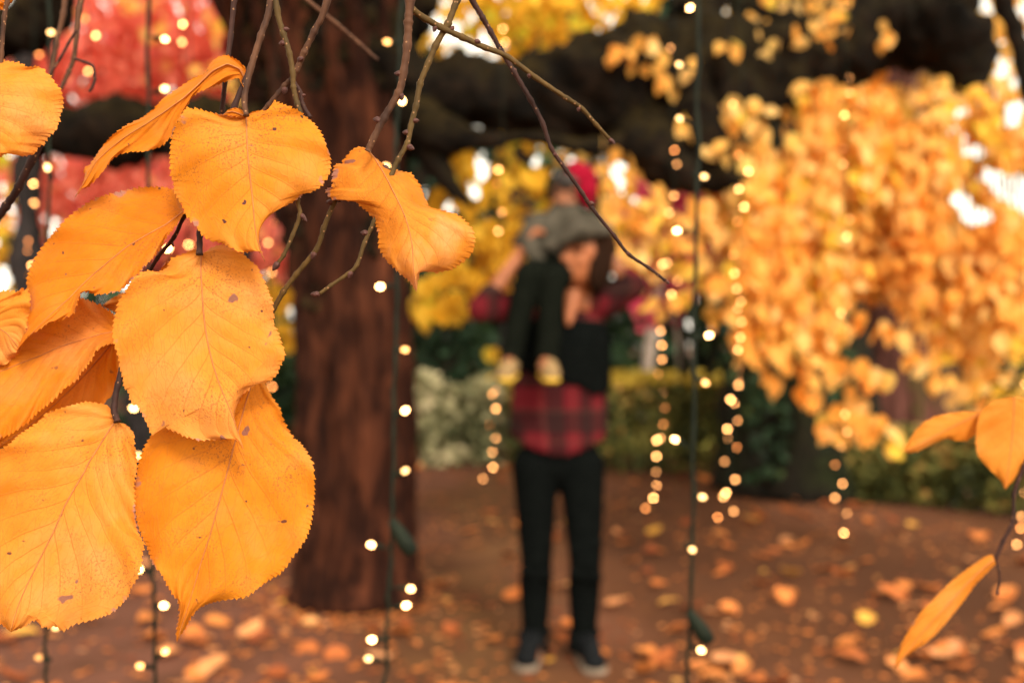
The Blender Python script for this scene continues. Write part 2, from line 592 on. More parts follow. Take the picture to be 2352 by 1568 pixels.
Cm = np.stack([cx_ + rm_ * np.cos(am), np.interp(zm, zs, [p[1] for p in pts]) + rm_ * np.sin(am), zm], 1)
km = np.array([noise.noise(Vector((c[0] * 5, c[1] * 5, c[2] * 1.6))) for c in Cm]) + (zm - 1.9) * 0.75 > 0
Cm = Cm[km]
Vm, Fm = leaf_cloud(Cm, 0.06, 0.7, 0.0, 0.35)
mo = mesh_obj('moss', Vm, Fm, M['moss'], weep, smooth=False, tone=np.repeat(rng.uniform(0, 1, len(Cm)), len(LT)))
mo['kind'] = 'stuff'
limb('limb', [(840, 100, 120, 4.78), (930, 190, 85, 4.72), (1080, 215, 82, 4.75), (1250, 225, 92, 4.8), (1400, 190, 112, 4.85), (1520, 170, 135, 4.9),
              (1650, 190, 120, 4.95), (1760, 170, 92, 5.0), (1860, 140, 62, 5.1), (1960, 110, 75, 5.1), (2060, 85, 95, 5.1), (2160, 90, 100, 5.0),
              (2215, 160, 62, 4.95), (2228, 235, 22, 4.9)], M['mossy'], weep, 28)
limb('limb', [(1500, 170, 90, 4.95), (1560, 270, 100, 4.85), (1605, 345, 84, 4.75), (1660, 400, 48, 4.6), (1720, 425, 14, 4.5)], M['mossy'], weep)
limb('limb', [(1440, 230, 70, 4.9), (1480, 310, 68, 4.7), (1545, 385, 56, 4.55), (1600, 430, 24, 4.5)], M['mossy'], weep)
limb('limb', [(940, 260, 60, 4.7), (1010, 300, 42, 4.6), (1110, 322, 22, 4.5), (1230, 318, 17, 4.45), (1350, 338, 24, 4.5), (1470, 320, 40, 4.7)], M['mossy'], weep)
limb('limb', [(930, 250, 70, 4.75), (990, 340, 40, 4.7), (1030, 420, 20, 4.6), (1080, 470, 9, 4.5)], M['mossy'], weep)
limb('limb', [(1700, 10, 16, 5.2), (1790, 40, 17, 5.2), (1870, 62, 20, 5.15), (1950, 100, 30, 5.1)], M['mossy'], weep, 12)
limb('limb', [(1960, 120, 45, 5.1), (2010, 30, 55, 5.15), (2060, -60, 50, 5.2), (2090, -160, 40, 5.3)], M['mossy'], weep)
limb('limb', [(2160, 60, 60, 5.0), (2200, -60, 60, 5.0), (2230, -180, 40, 5.0)], M['mossy'], weep)
limb('limb', [(2250, -120, 26, 4.6), (2295, -20, 26, 4.6), (2330, 70, 25, 4.6), (2365, 190, 22, 4.6), (2400, 300, 14, 4.6)], M['mossy'], weep, 12)
limb('limb', [(1590, 60, 60, 4.95), (1640, -40, 50, 5.0), (1690, -160, 40, 5.0)], M['mossy'], weep)
limb('limb', [(760, 240, 90, 4.8), (680, 270, 62, 4.7), (560, 285, 58, 4.6), (430, 290, 62, 4.55), (310, 298, 66, 4.5), (190, 300, 58, 4.5), (80, 285, 66, 4.5), (-80, 270, 60, 4.5)], M['mossy'], weep, 22)
limb('limb', [(-60, 120, 50, 4.4), (0, 75, 58, 4.4), (60, 40, 62, 4.4), (110, -20, 52, 4.4), (170, -140, 45, 4.4)], M['mossy'], weep)
limb('limb', [(660, 60, 60, 4.9), (600, -40, 45, 4.9), (520, -150, 35, 4.9)], M['mossy'], weep)
limb('limb', [(900, 40, 70, 4.8), (980, -60, 60, 4.8), (1090, -160, 50, 4.8)], M['mossy'], weep)
GOLD_BLOBS = [
    (2180, 330, 190, 120, 5.4, 0.4, 1.1), (2260, 560, 160, 250, 5.4, 0.4, 1.1), (2060, 480, 180, 200, 5.3, 0.4, 1.3), (1900, 430, 150, 180, 5.2, 0.4, 1.3),
    (1770, 520, 130, 160, 5.2, 0.4, 1.4), (1680, 480, 90, 90, 5.2, 0.3, 1.3), (1840, 630, 130, 90, 5.0, 0.3, 1.2), (2030, 620, 130, 80, 5.0, 0.3, 1.2), (2180, 690, 80, 90, 5.0, 0.3, 1.2),
    (2250, 760, 100, 100, 5.0, 0.3, 1.2), (2290, 840, 110, 90, 5.0, 0.3, 1.2), (2320, 930, 90, 45, 4.9, 0.2, 1.2), (1900, 280, 110, 90, 5.4, 0.3, 1.3), (1990, 210, 60, 60, 5.4, 0.2, 1.2),
    (2110, 250, 80, 60, 5.4, 0.3, 1.5), (2290, 170, 50, 110, 5.3, 0.3, 1.8), (2340, 300, 60, 120, 5.3, 0.3, 1.4), (2262, 70, 40, 70, 5.6, 0.2, 2.0), (2320, 60, 40, 80, 5.7, 0.2, 2.0),
    (1870, 770, 60, 60, 4.6, 0.2, 1.2), (1760, 700, 55, 70, 4.7, 0.2, 1.4), (1735, 800, 45, 50, 4.6, 0.2, 1.4),
    (1560, 505, 80, 45, 4.55, 0.15, 1.6), (1460, 470, 70, 55, 4.6, 0.15, 1.8), (1400, 395, 55, 32, 4.55, 0.15, 1.7), (1500, 560, 85, 90, 4.6, 0.2, 1.3), (1600, 590, 75, 105, 4.6, 0.2, 1.4),
    (1420, 490, 50, 90, 4.6, 0.15, 1.5), (1450, 610, 45, 55, 4.6, 0.15, 1.2), (1480, 130, 62, 38, 4.5, 0.12, 1.7), (1535, 170, 46, 34, 4.5, 0.12, 1.7), (1408, 138, 16, 12, 4.5, 0.05, 2.0), (1650, 345, 22, 20, 4.45, 0.1, 2.0),
    (1690, 250, 42, 34, 4.5, 0.12, 1.6), (1730, 320, 40, 34, 4.6, 0.15, 1.7), (1745, 255, 26, 22, 4.6, 0.1, 1.5), (1660, 105, 34, 26, 4.5, 0.1, 1.4), (1560, 300, 26, 18, 4.5, 0.1, 0.8),
    (1720, 460, 70, 45, 4.6, 0.2, 1.7), (1810, 20, 95, 36, 6.0, 0.4, 2.0), (1730, 65, 30, 40, 5.9, 0.2, 1.6), (1840, 75, 32, 24, 4.7, 0.1, 1.6), (1905, 55, 45, 45, 4.8, 0.1, 1.4), (1760, 100, 40, 20, 4.7, 0.1, 1.3),
    (2030, 80, 18, 30, 4.6, 0.05, 1.4), (1345, 352, 60, 22, 4.55, 0.1, 1.6), (1650, 670, 55, 70, 4.6, 0.2, 1.2), (1520, 690, 40, 40, 4.6, 0.15, 0.9),
]
foliage('foliage', GOLD_BLOBS, M['gold'], weep, 0.088, density=0.72, bias=0.12)


def strand(x0, y0, d0, ln, drift):
    """one drooping spray: a thin stem and its rows of leaves (picture units at d0)"""
    n = max(3, int(ln / 110))
    pts = [(x0 + drift * (k / n) ** 1.4 + random.uniform(-8, 8), y0 + ln * k / n, max(0.7, 2.0 - 1.3 * k / n), d0 - 0.10 * k / n) for k in range(n + 1)]
    limb('drooping_branch', pts, M['mossy'], weep, 6, 0.1, per=4)
    c = catmull([np.array(p) for p in pts], 8)
    out = []
    t = 0.0
    for k in range(len(c) - 1):
        for q in range(2):
            u = random.random()
            x = c[k][0] + (c[k + 1][0] - c[k][0]) * u + random.gauss(0, 17)
            y = c[k][1] + (c[k + 1][1] - c[k][1]) * u + 12
            out.append(np.array(P(x, y, c[k][3])) + np.array((0, random.uniform(-.07, .07), 0)))
    return out


def lowest(x):
    return 760 if x < 1720 else 850 if x < 1800 else 740 if x < 1860 else 820 if x < 1950 else 690 if x < 2130 else 830 if x < 2200 else 930


sp_pts = []
for k in range(92):
    x0 = random.uniform(1690, 2350)
    y0 = random.uniform(170, 420) if x0 > 1850 else random.uniform(300, 470)
    drift = random.uniform(-30, 110) if x0 < 2100 else random.uniform(-50, 60)
    ln = min(random.uniform(220, 560), lowest(x0 + drift) - y0 + random.uniform(-60, 30))
    if ln < 120: continue
    sp_pts += strand(x0, y0, random.uniform(4.45, 5.1), ln, drift)
C = open_spots(np.array(sp_pts))
V, F = leaf_cloud(C, 0.092, 0.8, 0, 0.42, 1.1)
cl = np.array([noise.noise(Vector(c * 2.6)) for c in C])
so = mesh_obj('foliage', V, F, M['gold'], weep, smooth=False, tone=np.repeat(np.clip(0.62 + 0.45 * cl + rng.normal(0, 0.25, len(C)), 0, 1), len(LT)))
so['kind'] = 'stuff'
# unseen part of the crown above the picture, added to shade trunk and limbs
n = 900
yy = rng.uniform(3.2, 6.0, n)
C = np.stack([rng.uniform(-2.6, 0.0, n), yy, 1.62 + 0.36 * yy + rng.uniform(0, 1.3, n)], 1)
V, F = leaf_cloud(C, 0.17, 0.5, 0.5)
so = mesh_obj('crown', V, F, M['gold'], weep, smooth=False, tone=np.repeat(rng.uniform(0.1, 0.8, n), len(LT)))
so['kind'] = 'stuff'

# single leaves along the fringe, each its own part, sharing a few meshes
LEAF_MESHES = []
for k in range(6):
    V, F = [], []
    n = 9
    L = random.uniform(0.95, 1.08); wd = random.uniform(0.32, 0.40)
    for i in range(n + 1):
        t = i / n
        wv = wd * (math.sin(math.pi * min(1, t ** 0.62)) ** 0.75) * (1.0 if t < 0.85 else (1 - t) / 0.15 * 0.6 + 0.4) + 0.004
        zz = random.uniform(-.03, .05) + 0.10 * math.sin(3 * t + k)
        saw = 1 + 0.06 * ((i % 2) * 2 - 1)
        V += [(-wv * saw, t * L, zz + 0.08), (0, t * L, zz), (wv * 0.92 * saw, t * L, zz + 0.06 + 0.02 * k)]
    for i in range(n):
        a = i * 3
        F += [(a, a + 1, a + 4, a + 3), (a + 1, a + 2, a + 5, a + 4)]
    LEAF_MESHES.append((V, F))


def leaf_mesh(k, size, mat, name='leaf'):
    V, F = LEAF_MESHES[k % 6]
    me = bpy.data.meshes.new(name)
    me.from_pydata([(a * size, b * size, c * size) for a, b, c in V], [], F)
    me.polygons.foreach_set('use_smooth', np.ones(len(F), dtype=bool))
    me.materials.append(mat)
    return me


fringe_me = [leaf_mesh(k, 0.095, M['goldobj']) for k in range(6)]


def hang_leaf(parent, x, y, d, me, spread=0.45):
    o = bpy.data.objects.new('leaf', me)
    tip = Vector((random.gauss(0, spread), random.gauss(0, 0.35), -1)).normalized()
    nr = Vector((random.gauss(0, 0.5), -1, random.gauss(0.2, 0.4)))
    xa = tip.cross(nr).normalized()
    za = xa.cross(tip).normalized()
    m = Matrix((xa, tip, za)).transposed().to_4x4()
    o.rotation_euler = m.to_euler()
    s = random.uniform(0.8, 1.2)
    o.scale = (s, s, s)
    o.location = P(x, y, d)
    return link(o, parent)


FR = [(1810, 800), (1840, 850), (1800, 880), (1855, 890), (1880, 920), (1840, 920), (1900, 880), (1920, 840), (1950, 850), (1990, 840), (2010, 870), (2035, 885),
      (1985, 880), (1960, 900), (1930, 940), (1890, 980), (1910, 1000), (1940, 970), (1970, 960), (1990, 940), (2010, 970), (2030, 1010), (2050, 1040), (2000, 1010),
      (1960, 1000), (1790, 830), (1870, 850), (1740, 850), (1720, 820), (1760, 870), (1700, 780), (1880, 800), (1910, 790), (1850, 770), (2120, 850), (2150, 880),
      (2180, 890), (2220, 900), (2100, 830), (2070, 790), (2040, 760), (2250, 930), (2300, 950), (1980, 740), (2010, 760), (1690, 720), (1720, 690), (1660, 640)]
for x, y in FR:
    for q in range(2):
        hang_leaf(weep, x + random.uniform(-14, 14), y - 22 + random.uniform(-14, 14), 4.45 + random.uniform(-.12, .12), random.choice(fringe_me))

# --- yellow tree behind the two people
yt = empty('yellow_tree', (-0.95, 6.9, 0), 'yellow-green leafed tree behind the red-brown trunk', 'tree')
limb('trunk', [(862, 1190, 34, 6.9), (866, 900, 30, 6.9), (880, 700, 26, 6.8), (930, 500, 20, 6.7), (1000, 330, 14, 6.6), (1060, 200, 9, 6.6)], M['darkbark'], yt)
foliage('foliage', [(1040, 390, 52, 80, 5.15, 0.5, 2.3), (1015, 480, 45, 40, 5.15, 0.2, 1.6), (1160, 440, 75, 55, 5.15, 0.4, 1.8), (1110, 560, 80, 80, 5.15, 0.25, 1.7), (1170, 560, 60, 80, 5.15, 0.25, 1.7),
                    (1060, 660, 80, 60, 5.15, 0.2, 1.7), (1010, 690, 50, 50, 5.15, 0.2, 1.6), (1130, 640, 60, 60, 5.15, 0.2, 1.6), (1240, 440, 40, 50, 5.2, 0.4, 1.8), (1160, 370, 50, 20, 5.2, 0.3, 1.5),
                    (1065, 715, 35, 25, 5.8, 0.2, 2.0), (1260, 290, 110, 34, 6.8, 0.4, 1.6), (1130, 825, 14, 38, 5.6, 0.15, 2.2), (960, 700, 30, 50, 5.2, 0.3, 2.0),
                    (655, 720, 34, 60, 6.2, 0.2, 1.6), (660, 780, 30, 30, 6.2, 0.3, 1.8), (620, 680, 40, 40, 6.2, 0.3, 1.6)], M['yel'], yt, 0.105)

# --- bright yellow crown seen through the fork at the top
ut = empty('high_yellow_tree', (0.3, 10.5, 0), 'tall yellow tree showing above the mossy limb', 'tree')
limb('trunk', [(1180, 1020, 40, 10.5), (1190, 700, 34, 10.5), (1200, 300, 26, 10.5), (1230, -100, 18, 10.5)], M['greybark'], ut)
foliage('foliage', [(1150, 30, 190, 100, 9.5, 0.9, 2.6), (1330, 40, 150, 90, 9.5, 0.9, 2.4), (1230, -120, 280, 120, 9.5, 1.0, 2.2), (1480, 20, 90, 40, 9.5, 0.6, 1.8), (1260, 260, 120, 80, 9.8, 0.6, 1.8),
                    (1780, 40, 180, 80, 9.8, 0.8, 1.6)], M['yel'], ut, 0.15, bias=0.12)

# --- pink maple beyond the near leaves
pm = empty('pink_maple', (-3.1, 8.4, 0), 'pink and coral leafed maple beyond the dangling leaves', 'tree')
limb('trunk', [(330, 1110, 46, 8.4), (340, 850, 40, 8.4), (350, 600, 34, 8.4), (340, 350, 24, 8.4), (300, 60, 14, 8.4)], M['greybark'], pm)
limb('limb', [(350, 650, 20, 8.4), (450, 480, 16, 8.2), (540, 300, 10, 8.1), (590, 100, 6, 8.0)], M['greybark'], pm, 10)
limb('limb', [(345, 600, 20, 8.4), (230, 430, 16, 8.3), (160, 250, 10, 8.2), (120, 50, 6, 8.2)], M['greybark'], pm, 10)
foliage('foliage', [(330, 160, 260, 110, 8.0, 0.8, 2.6), (470, 90, 140, 120, 7.8, 0.7, 2.6), (200, 130, 130, 90, 8.0, 0.7, 2.2), (300, 420, 220, 110, 8.0, 0.8, 2.4), (150, 480, 120, 100, 8.2, 0.7, 1.9),
                    (430, 520, 160, 110, 8.0, 0.7, 2.4), (560, 560, 120, 90, 7.9, 0.6, 2.4), (640, 590, 40, 50, 7.8, 0.4, 2.4), (330, -40, 300, 80, 8.0, 0.8, 1.8), (90, 240, 110, 80, 8.1, 0.6, 1.8)], M['pink'], pm, 0.11, density=1.35, bias=0.08)
ot = empty('orange_tree', (-2.2, 7.2, 0), 'small orange and lemon tree among the pink maple leaves', 'tree')
limb('trunk', [(560, 1140, 20, 7.2), (570, 800, 16, 7.2), (560, 400, 12, 7.2), (540, 60, 7, 7.2)], M['greybark'], ot, 10)
foliage('foliage', [(560, 150, 45, 90, 7.0, 0.4, 2.0), (520, 40, 50, 40, 7.0, 0.3, 1.8), (345, 60, 20, 50, 7.0, 0.2, 1.6), (300, 10, 40, 22, 7.0, 0.2, 1.6), (480, 160, 30, 30, 7.0, 0.2, 1.4)], M['gold'], ot, 0.11, bias=0.2)
gt = empty('grey_trunk_tree', (P(62, 1000, 7).x, 7.0, 0), 'slim grey trunk of a tree below the pink leaves', 'tree')
limb('trunk', [(66, 1190, 44, 7), (64, 1000, 36, 7), (60, 700, 32, 7), (64, 400, 28, 7), (50, 100, 22, 7)], M['greybark'], gt)
foliage('crown', [(0, 590, 26, 90, 6.9, 0.3, 2.0), (-30, 350, 60, 120, 6.9, 0.4, 1.8)], M['yel'], gt, 0.10)

# --- magenta shrub
ms = empty('magenta_shrub', (P(1580, 900, 8.6).x, 9.6, 0), 'tall magenta leafed shrub behind the gold leaves', 'shrub')
limb('stem', [(1575, 1060, 12, 9.6), (1570, 800, 10, 9.5), (1545, 600, 7, 9.4)], M['darkbark'], ms, 8)
limb('stem', [(1590, 1060, 12, 9.6), (1640, 800, 10, 9.5), (1680, 600, 7, 9.4)], M['darkbark'], ms, 8)
foliage('foliage', [(1520, 470, 110, 90, 9.3, 0.5, 2.0), (1600, 570, 120, 120, 9.3, 0.5, 2.0), (1500, 690, 70, 60, 9.3, 0.4, 1.7), (1680, 540, 60, 110, 9.3, 0.5, 2.0), (1500, 400, 60, 50, 9.3, 0.4, 1.6)], M['mag'], ms, 0.10, hang=0.3)

# --- stout dark mossy tree and the redwood behind it
bp_ = P(1830, 1128, 8.1)
bt = empty('mossy_tree', (bp_.x, 8.1, 0), 'stout dark mossy trunk behind the gold leaf fringe', 'tree')
zz = np.linspace(0, 4.2, 40)
tube('trunk', [(bp_.x + 0.03 * math.sin(z * 2), 8.1, z) for z in zz], [0.49 + 0.10 * math.exp(-z * 4) + 0.03 * math.sin(z * 3) for z in zz], M['darkbark'], bt, 60, flutes=3, flute_amp=0.25, rough=0.08)
foliage('ivy', [(1800, 900, 110, 220, 7.55, 0.06, 0.9), (1880, 860, 80, 250, 7.6, 0.06, 0.7)], M['green'], bt, 0.08, flat=0.3)
limb('limb', [(1830, 420, 90, 8.1), (1740, 250, 60, 8.1), (1640, 90, 40, 8.1)], M['darkbark'], bt)
limb('limb', [(1830, 400, 90, 8.1), (1930, 240, 60, 8.1), (2030, 60, 40, 8.1)], M['darkbark'], bt)
rp = P(2075, 1000, 9.6)
rt = empty('redwood_tree', (rp.x, 9.6, 0), 'broad rosy-brown redwood trunk beside the dark mossy tree', 'tree')
zz = np.linspace(0, 7, 40)
tube('trunk', [(rp.x, 9.6, z) for z in zz], [0.40 + 0.2 * math.exp(-z * 2) - 0.015 * z for z in zz], M['redwood'], rt, 60, flutes=6, flute_amp=0.2)
foliage('crown', [(2075, -330, 300, 180, 9.6, 1.2, 2.2)], M['green'], rt, 0.2)

# --- low shrubs and clipped hedges along the edge of the path
def shrub(name, label, x0, x1, ybase, ytop, d0, d1, mat, leaf, cover, cat='shrub', lump=0.18, bias=0.0, top=None, topmat=None):
    b0 = P((x0 + x1) / 2, ybase, (d0 + d1) / 2)
    e = empty(name, (b0.x, b0.y, 0), label, cat)
    n = int(cover)
    t = rng.uniform(0, 1, n)
    dd = d0 + (d1 - d0) * t
    xx = ((x0 + (x1 - x0) * t) - 1176) / FP * dd
    zt = CAM_H - (ytop - 784) / FP * dd
    u = rng.uniform(0, 1, n)
    dep = rng.uniform(-0.05, 0.75, n)
    lumpy = np.array([noise.noise(Vector((a * 2.1, 0.3, x0 * 0.01))) for a in xx])
    z = (zt * (1 + lump * lumpy)) * (u ** 0.6)
    front = np.where(u > 0.85, dep, dep * 0.25)
    C = np.stack([xx, dd + front, np.maximum(z, 0.03)], 1)
    V, F = leaf_cloud(C, leaf, 0.0, 0.6, 0.8)
    cl = np.array([noise.noise(Vector(c * 3.5)) for c in C])
    tone = np.clip(0.45 + bias + 0.5 * cl + rng.normal(0, 0.18, n) + 0.15 * (u - 0.5), 0, 1)
    o = mesh_obj('foliage', V, F, mat, e, smooth=False, tone=np.repeat(tone, len(LT)))
    o['kind'] = 'stuff'
    # woody stems inside
    k = max(3, int((x1 - x0) / 45))
    for i in range(k):
        tt = (i + 0.5) / k
        dv = d0 + (d1 - d0) * tt
        xv = ((x0 + (x1 - x0) * tt) - 1176) / FP * dv
        h = (CAM_H - (ytop - 784) / FP * dv) * 0.85
        tube('stem', [(xv, dv + .25, 0), (xv + 0.03, dv + .27, h * .5), (xv - 0.02, dv + .3, h)], [0.016, 0.012, 0.006], M['darkbark'], e, 6)
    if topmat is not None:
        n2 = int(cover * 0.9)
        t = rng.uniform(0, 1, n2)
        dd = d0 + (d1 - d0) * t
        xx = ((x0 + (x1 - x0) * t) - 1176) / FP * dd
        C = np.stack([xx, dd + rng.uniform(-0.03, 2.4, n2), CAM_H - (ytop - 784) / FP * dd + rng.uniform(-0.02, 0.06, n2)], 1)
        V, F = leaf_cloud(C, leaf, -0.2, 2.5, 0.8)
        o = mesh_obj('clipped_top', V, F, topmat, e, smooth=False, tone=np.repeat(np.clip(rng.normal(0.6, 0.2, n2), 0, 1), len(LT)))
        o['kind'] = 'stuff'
    return e


shrub('silver_shrub', 'silvery green bushy shrub beside the red-brown trunk', 940, 1165, 1052, 895, 9.6, 9.6, M['silver'], 0.10, 1700, lump=0.4)
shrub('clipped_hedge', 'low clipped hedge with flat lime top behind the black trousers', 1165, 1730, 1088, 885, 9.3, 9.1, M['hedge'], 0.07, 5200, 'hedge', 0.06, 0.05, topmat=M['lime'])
shrub('path_hedge', 'dark green hedge below the hanging gold leaves', 1940, 2480, 1150, 1000, 7.6, 6.6, M['hedge'], 0.07, 5600, 'hedge', 0.15, 0.1)
shrub('shaded_shrub', 'low dark shrub at the foot of the pink maple', -260, 300, 1120, 960, 8.8, 8.6, M['green'], 0.08, 2600, lump=0.3)
shrub('corner_shrub', 'dark shrub peeping out beside the red-brown trunk', 560, 720, 1120, 830, 8.2, 8.2, M['green'], 0.08, 1800, lump=0.3)

# --- pale birches and far evergreens
for i, (x, lean, lab) in enumerate([(1492, 14, 'thin pale birch trunk beyond the clipped hedge, nearer the child'), (1568, -10, 'leaning pale birch trunk beyond the clipped hedge, near the magenta shrub')]):
    b = empty('birch_tree', (P(x, 900, 15).x, 15, 0), lab, 'tree', 'pale birches beyond the hedge')
    limb('trunk', [(x - lean, 970, 15, 15), (x, 800, 14, 15), (x + lean * 1.5, 650, 12, 15), (x + lean * 3, 400, 8, 15)], M['pale'], b, 12, 0.05)
    foliage('crown', [(x + lean * 2, 560, 70, 90, 15, 0.8, 1.6), (x + lean * 3, 400, 80, 90, 15, 0.8, 1.4)], M['pink'] if i else M['yel'], b, 0.16)


def conifer(x, d, h, r, lab, mat, n=900, leaf=0.34):
    e = empty('evergreen_tree', (x, d, 0), lab, 'tree', 'evergreens at the end of the garden')
    tube('trunk', [(x, d, 0), (x, d, h * 0.5), (x, d, h * 0.97)], [0.2, 0.13, 0.02], M['darkbark'], e, 10)
    u = rng.uniform(0.02, 1, n) ** 0.9
    rr = r * (1 - u) ** 0.75 * np.sqrt(rng.uniform(0.15, 1, n)) + 0.06
    a = rng.uniform(0, 2 * math.pi, n)
    tier = 1 + 0.18 * np.sin(u * 46)
    C = np.stack([x + rr * tier * np.cos(a), d + rr * tier * np.sin(a), u * h], 1)
    V, F = leaf_cloud(C, leaf, 0.35, 0.3, 0.8)
    cl = np.array([noise.noise(Vector(c * 1.1)) for c in C])
    o = mesh_obj('crown', V, F, mat, e, smooth=False, tone=np.repeat(np.clip(0.4 + 0.5 * cl + rng.normal(0, .15, n), 0, 1), len(LT)))
    o['kind'] = 'stuff'


EV = [(-9.5, 17, 9.0, 2.3, 'dark evergreen at the far edge of the garden, beyond the grey trunk'),
      (-6.6, 18, 8.0, 2.2, 'tall evergreen behind the pink maple'),
      (-3.9, 16.5, 7.5, 2.0, 'evergreen behind the red-brown trunk, towards the pink maple'),
      (-1.6, 15, 6.5, 1.7, 'green evergreen showing between trunk and child'),
      (0.6, 17, 8.0, 2.0, 'evergreen rising behind the child in the red hat'),
      (2.9, 18, 8.0, 2.0, 'evergreen behind the magenta shrub'),
      (5.2, 17, 7.0, 1.9, 'evergreen behind the stout mossy trunk'),
      (8.0, 16, 3.2, 1.7, 'short evergreen behind the redwood trunk'),
      (10.6, 17, 3.0, 2.0, 'low evergreen beyond the gold leaves at the garden end')]
EV += [(-8.2, 22, 7.5, 2.6, 'farther evergreen in the gap behind the grey trunk'), (-5.3, 22, 7.0, 2.5, 'farther evergreen filling the gap behind the pink maple'),
       (-2.7, 21, 5.2, 2.4, 'farther evergreen directly behind the red-brown trunk'), (-0.4, 21, 4.4, 2.3, 'farther evergreen behind the grey jacket'),
       (1.8, 21, 4.6, 2.3, 'farther evergreen behind the plaid sleeve'), (4.2, 22, 5.4, 2.5, 'farther evergreen behind the winding light string'),
       (6.8, 21, 3.6, 2.4, 'farther low evergreen behind the redwood'), (9.4, 21, 3.4, 2.6, 'farthest low evergreen beyond the gold curtain')]
for x, d, h, r, lab in EV:
    conifer(x, d, h, r, lab, M['green'])
conifer(-0.75, 11.2, 2.35, 0.62, 'small rounded green conifer beside the silvery shrub', M['green'], 700, 0.16)

# ------------------------------------------------------------------ fallen leaves
fall_me = [leaf_mesh(k, 0.115, M['fallobj'], 'fallen_leaf') for k in range(6)]
placed = 0
while placed < 290:
    d = 3.2 + 7.0 * random.random() ** 1.5
    x = random.uniform(-0.56, 0.58) * d
    # thinner on the trodden path in the middle
    if -0.12 < x / d < 0.0 and random.random() < 0.45: continue
    if (x - tb.x) ** 2 + (d - tb.y) ** 2 < 0.15: continue
    if abs(x - 0.17) < 0.2 and abs(d - 3.6) < 0.25: continue
    if d > 8.5 and x > 2.0 or d > 6.4 and x > 2.9: continue
    o = bpy.data.objects.new('fallen_leaf', random.choice(fall_me))
    s = random.uniform(0.75, 1.25)
    o.scale = (s, s, s)
    o.rotation_euler = (random.gauss(0, 0.16), random.gauss(0, 0.16), random.uniform(0, 6.28))
    o.location = (x, d, 0.016)
    COL.objects.link(o)
    u = x / d * FP + 1176
    where = ('below the cluster of near leaves' if u < 690 else 'near the foot of the red-brown trunk' if u < 960 else 'on the path between trunk and trousers' if u < 1190
             else 'on the path about the black shoes' if u < 1400 else 'on the path before the clipped hedge' if u < 1740 else 'on the path before the stout mossy trunk' if u < 1990 else 'on the path before the dark hedge')
    tag(o, ('far ' if d > 6 else '') + 'dry curled orange leaf lying ' + where, 'leaf', 'fallen leaves ' + where)
    placed += 1
n = 5200
d = 3.0 + 10 * rng.uniform(0, 1, n) ** 1.2
x = rng.uniform(-0.62, 0.62, n) * d
k_ = 260
a_ = rng.uniform(0, 2 * math.pi, k_); r_ = 0.29 + np.abs(rng.normal(0, 0.16, k_))
x[:k_] = tb.x + r_ * np.cos(a_); d[:k_] = tb.y + r_ * np.sin(a_)     # leaves drifted against the trunk
drift_ = np.array([noise.noise(Vector((a * 0.9, b * 0.7, 3.3))) for a, b in zip(x, d)])
keep = ((drift_ > -0.12) | (rng.uniform(0, 1, n) < 0.25) | (np.arange(n) < k_)) & ~((d > 8.6) & (x > 0.6)) & ~((d > 6.6) & (x > 2.7))
C = np.stack([x, d, np.full(n, 0.012)], 1)[keep]
V, F = leaf_cloud(C, 0.045, 0.0, 9.0, 0.6)
V[:, 2] = np.abs(V[:, 2] - 0.012) * 0.4 + 0.004
litter = mesh_obj('leaf_litter', V, F, M['fall'], None, smooth=False, tone=np.repeat(np.clip(rng.normal(0.34, 0.27, len(C)), 0, 1), len(LT)))
tag(litter, 'scattered small broken leaves and leaf scraps on the earth', 'leaf litter', kind='stuff')

# ------------------------------------------------------------------ strings of lights
BULB = mat_emit('warm bulb', (1.0, 0.40, 0.12), 11.0)
BULB_N = mat_emit('warm bulb close', (1.0, 0.52, 0.18), 7.0)
BULB_ND = mat_emit('dim bulb close', (1.0, 0.42, 0.12), 2.6)
BULB_D = mat_emit('dim bulb', (1.0, 0.32, 0.08), 5.0)


def lathe(profile, n=10):
    V, F = [], []
    for z, r in profile:
        for k in range(n):
            a = 2 * math.pi * k / n
            V.append((r * math.cos(a), r * math.sin(a), z))
    for i in range(len(profile) - 1):
        for k in range(n):
            a, b = i * n + k, i * n + (k + 1) % n
            F.append((a, b, b + n, a + n))
    F.append(tuple(range(n))[::-1])
    F.append(tuple((len(profile) - 1) * n + k for k in range(n)))
    return V, F


def bulb_mesh(name, r, mat):
    V, F = lathe([(-0.6 * r, 0.55 * r), (0, 0.9 * r), (0.7 * r, r), (1.4 * r, 0.8 * r), (1.9 * r, 0.35 * r), (2.0 * r, 0.1 * r)])
    me = bpy.data.meshes.new(name)
    me.from_pydata(V, [], F)
    me.polygons.foreach_set('use_smooth', np.ones(len(F), dtype=bool))
    me.materials.append(mat)
    return me


def socket_mesh(r):
    V, F = lathe([(-4.2 * r, 0.5 * r), (-4.0 * r, 0.85 * r), (-1.4 * r, 1.0 * r), (-0.6 * r, 1.15 * r), (-0.5 * r, 0.8 * r)], 8)
    me = bpy.data.meshes.new('socket')
    me.from_pydata(V, [], F)
    me.materials.append(M['wire'])
    return me


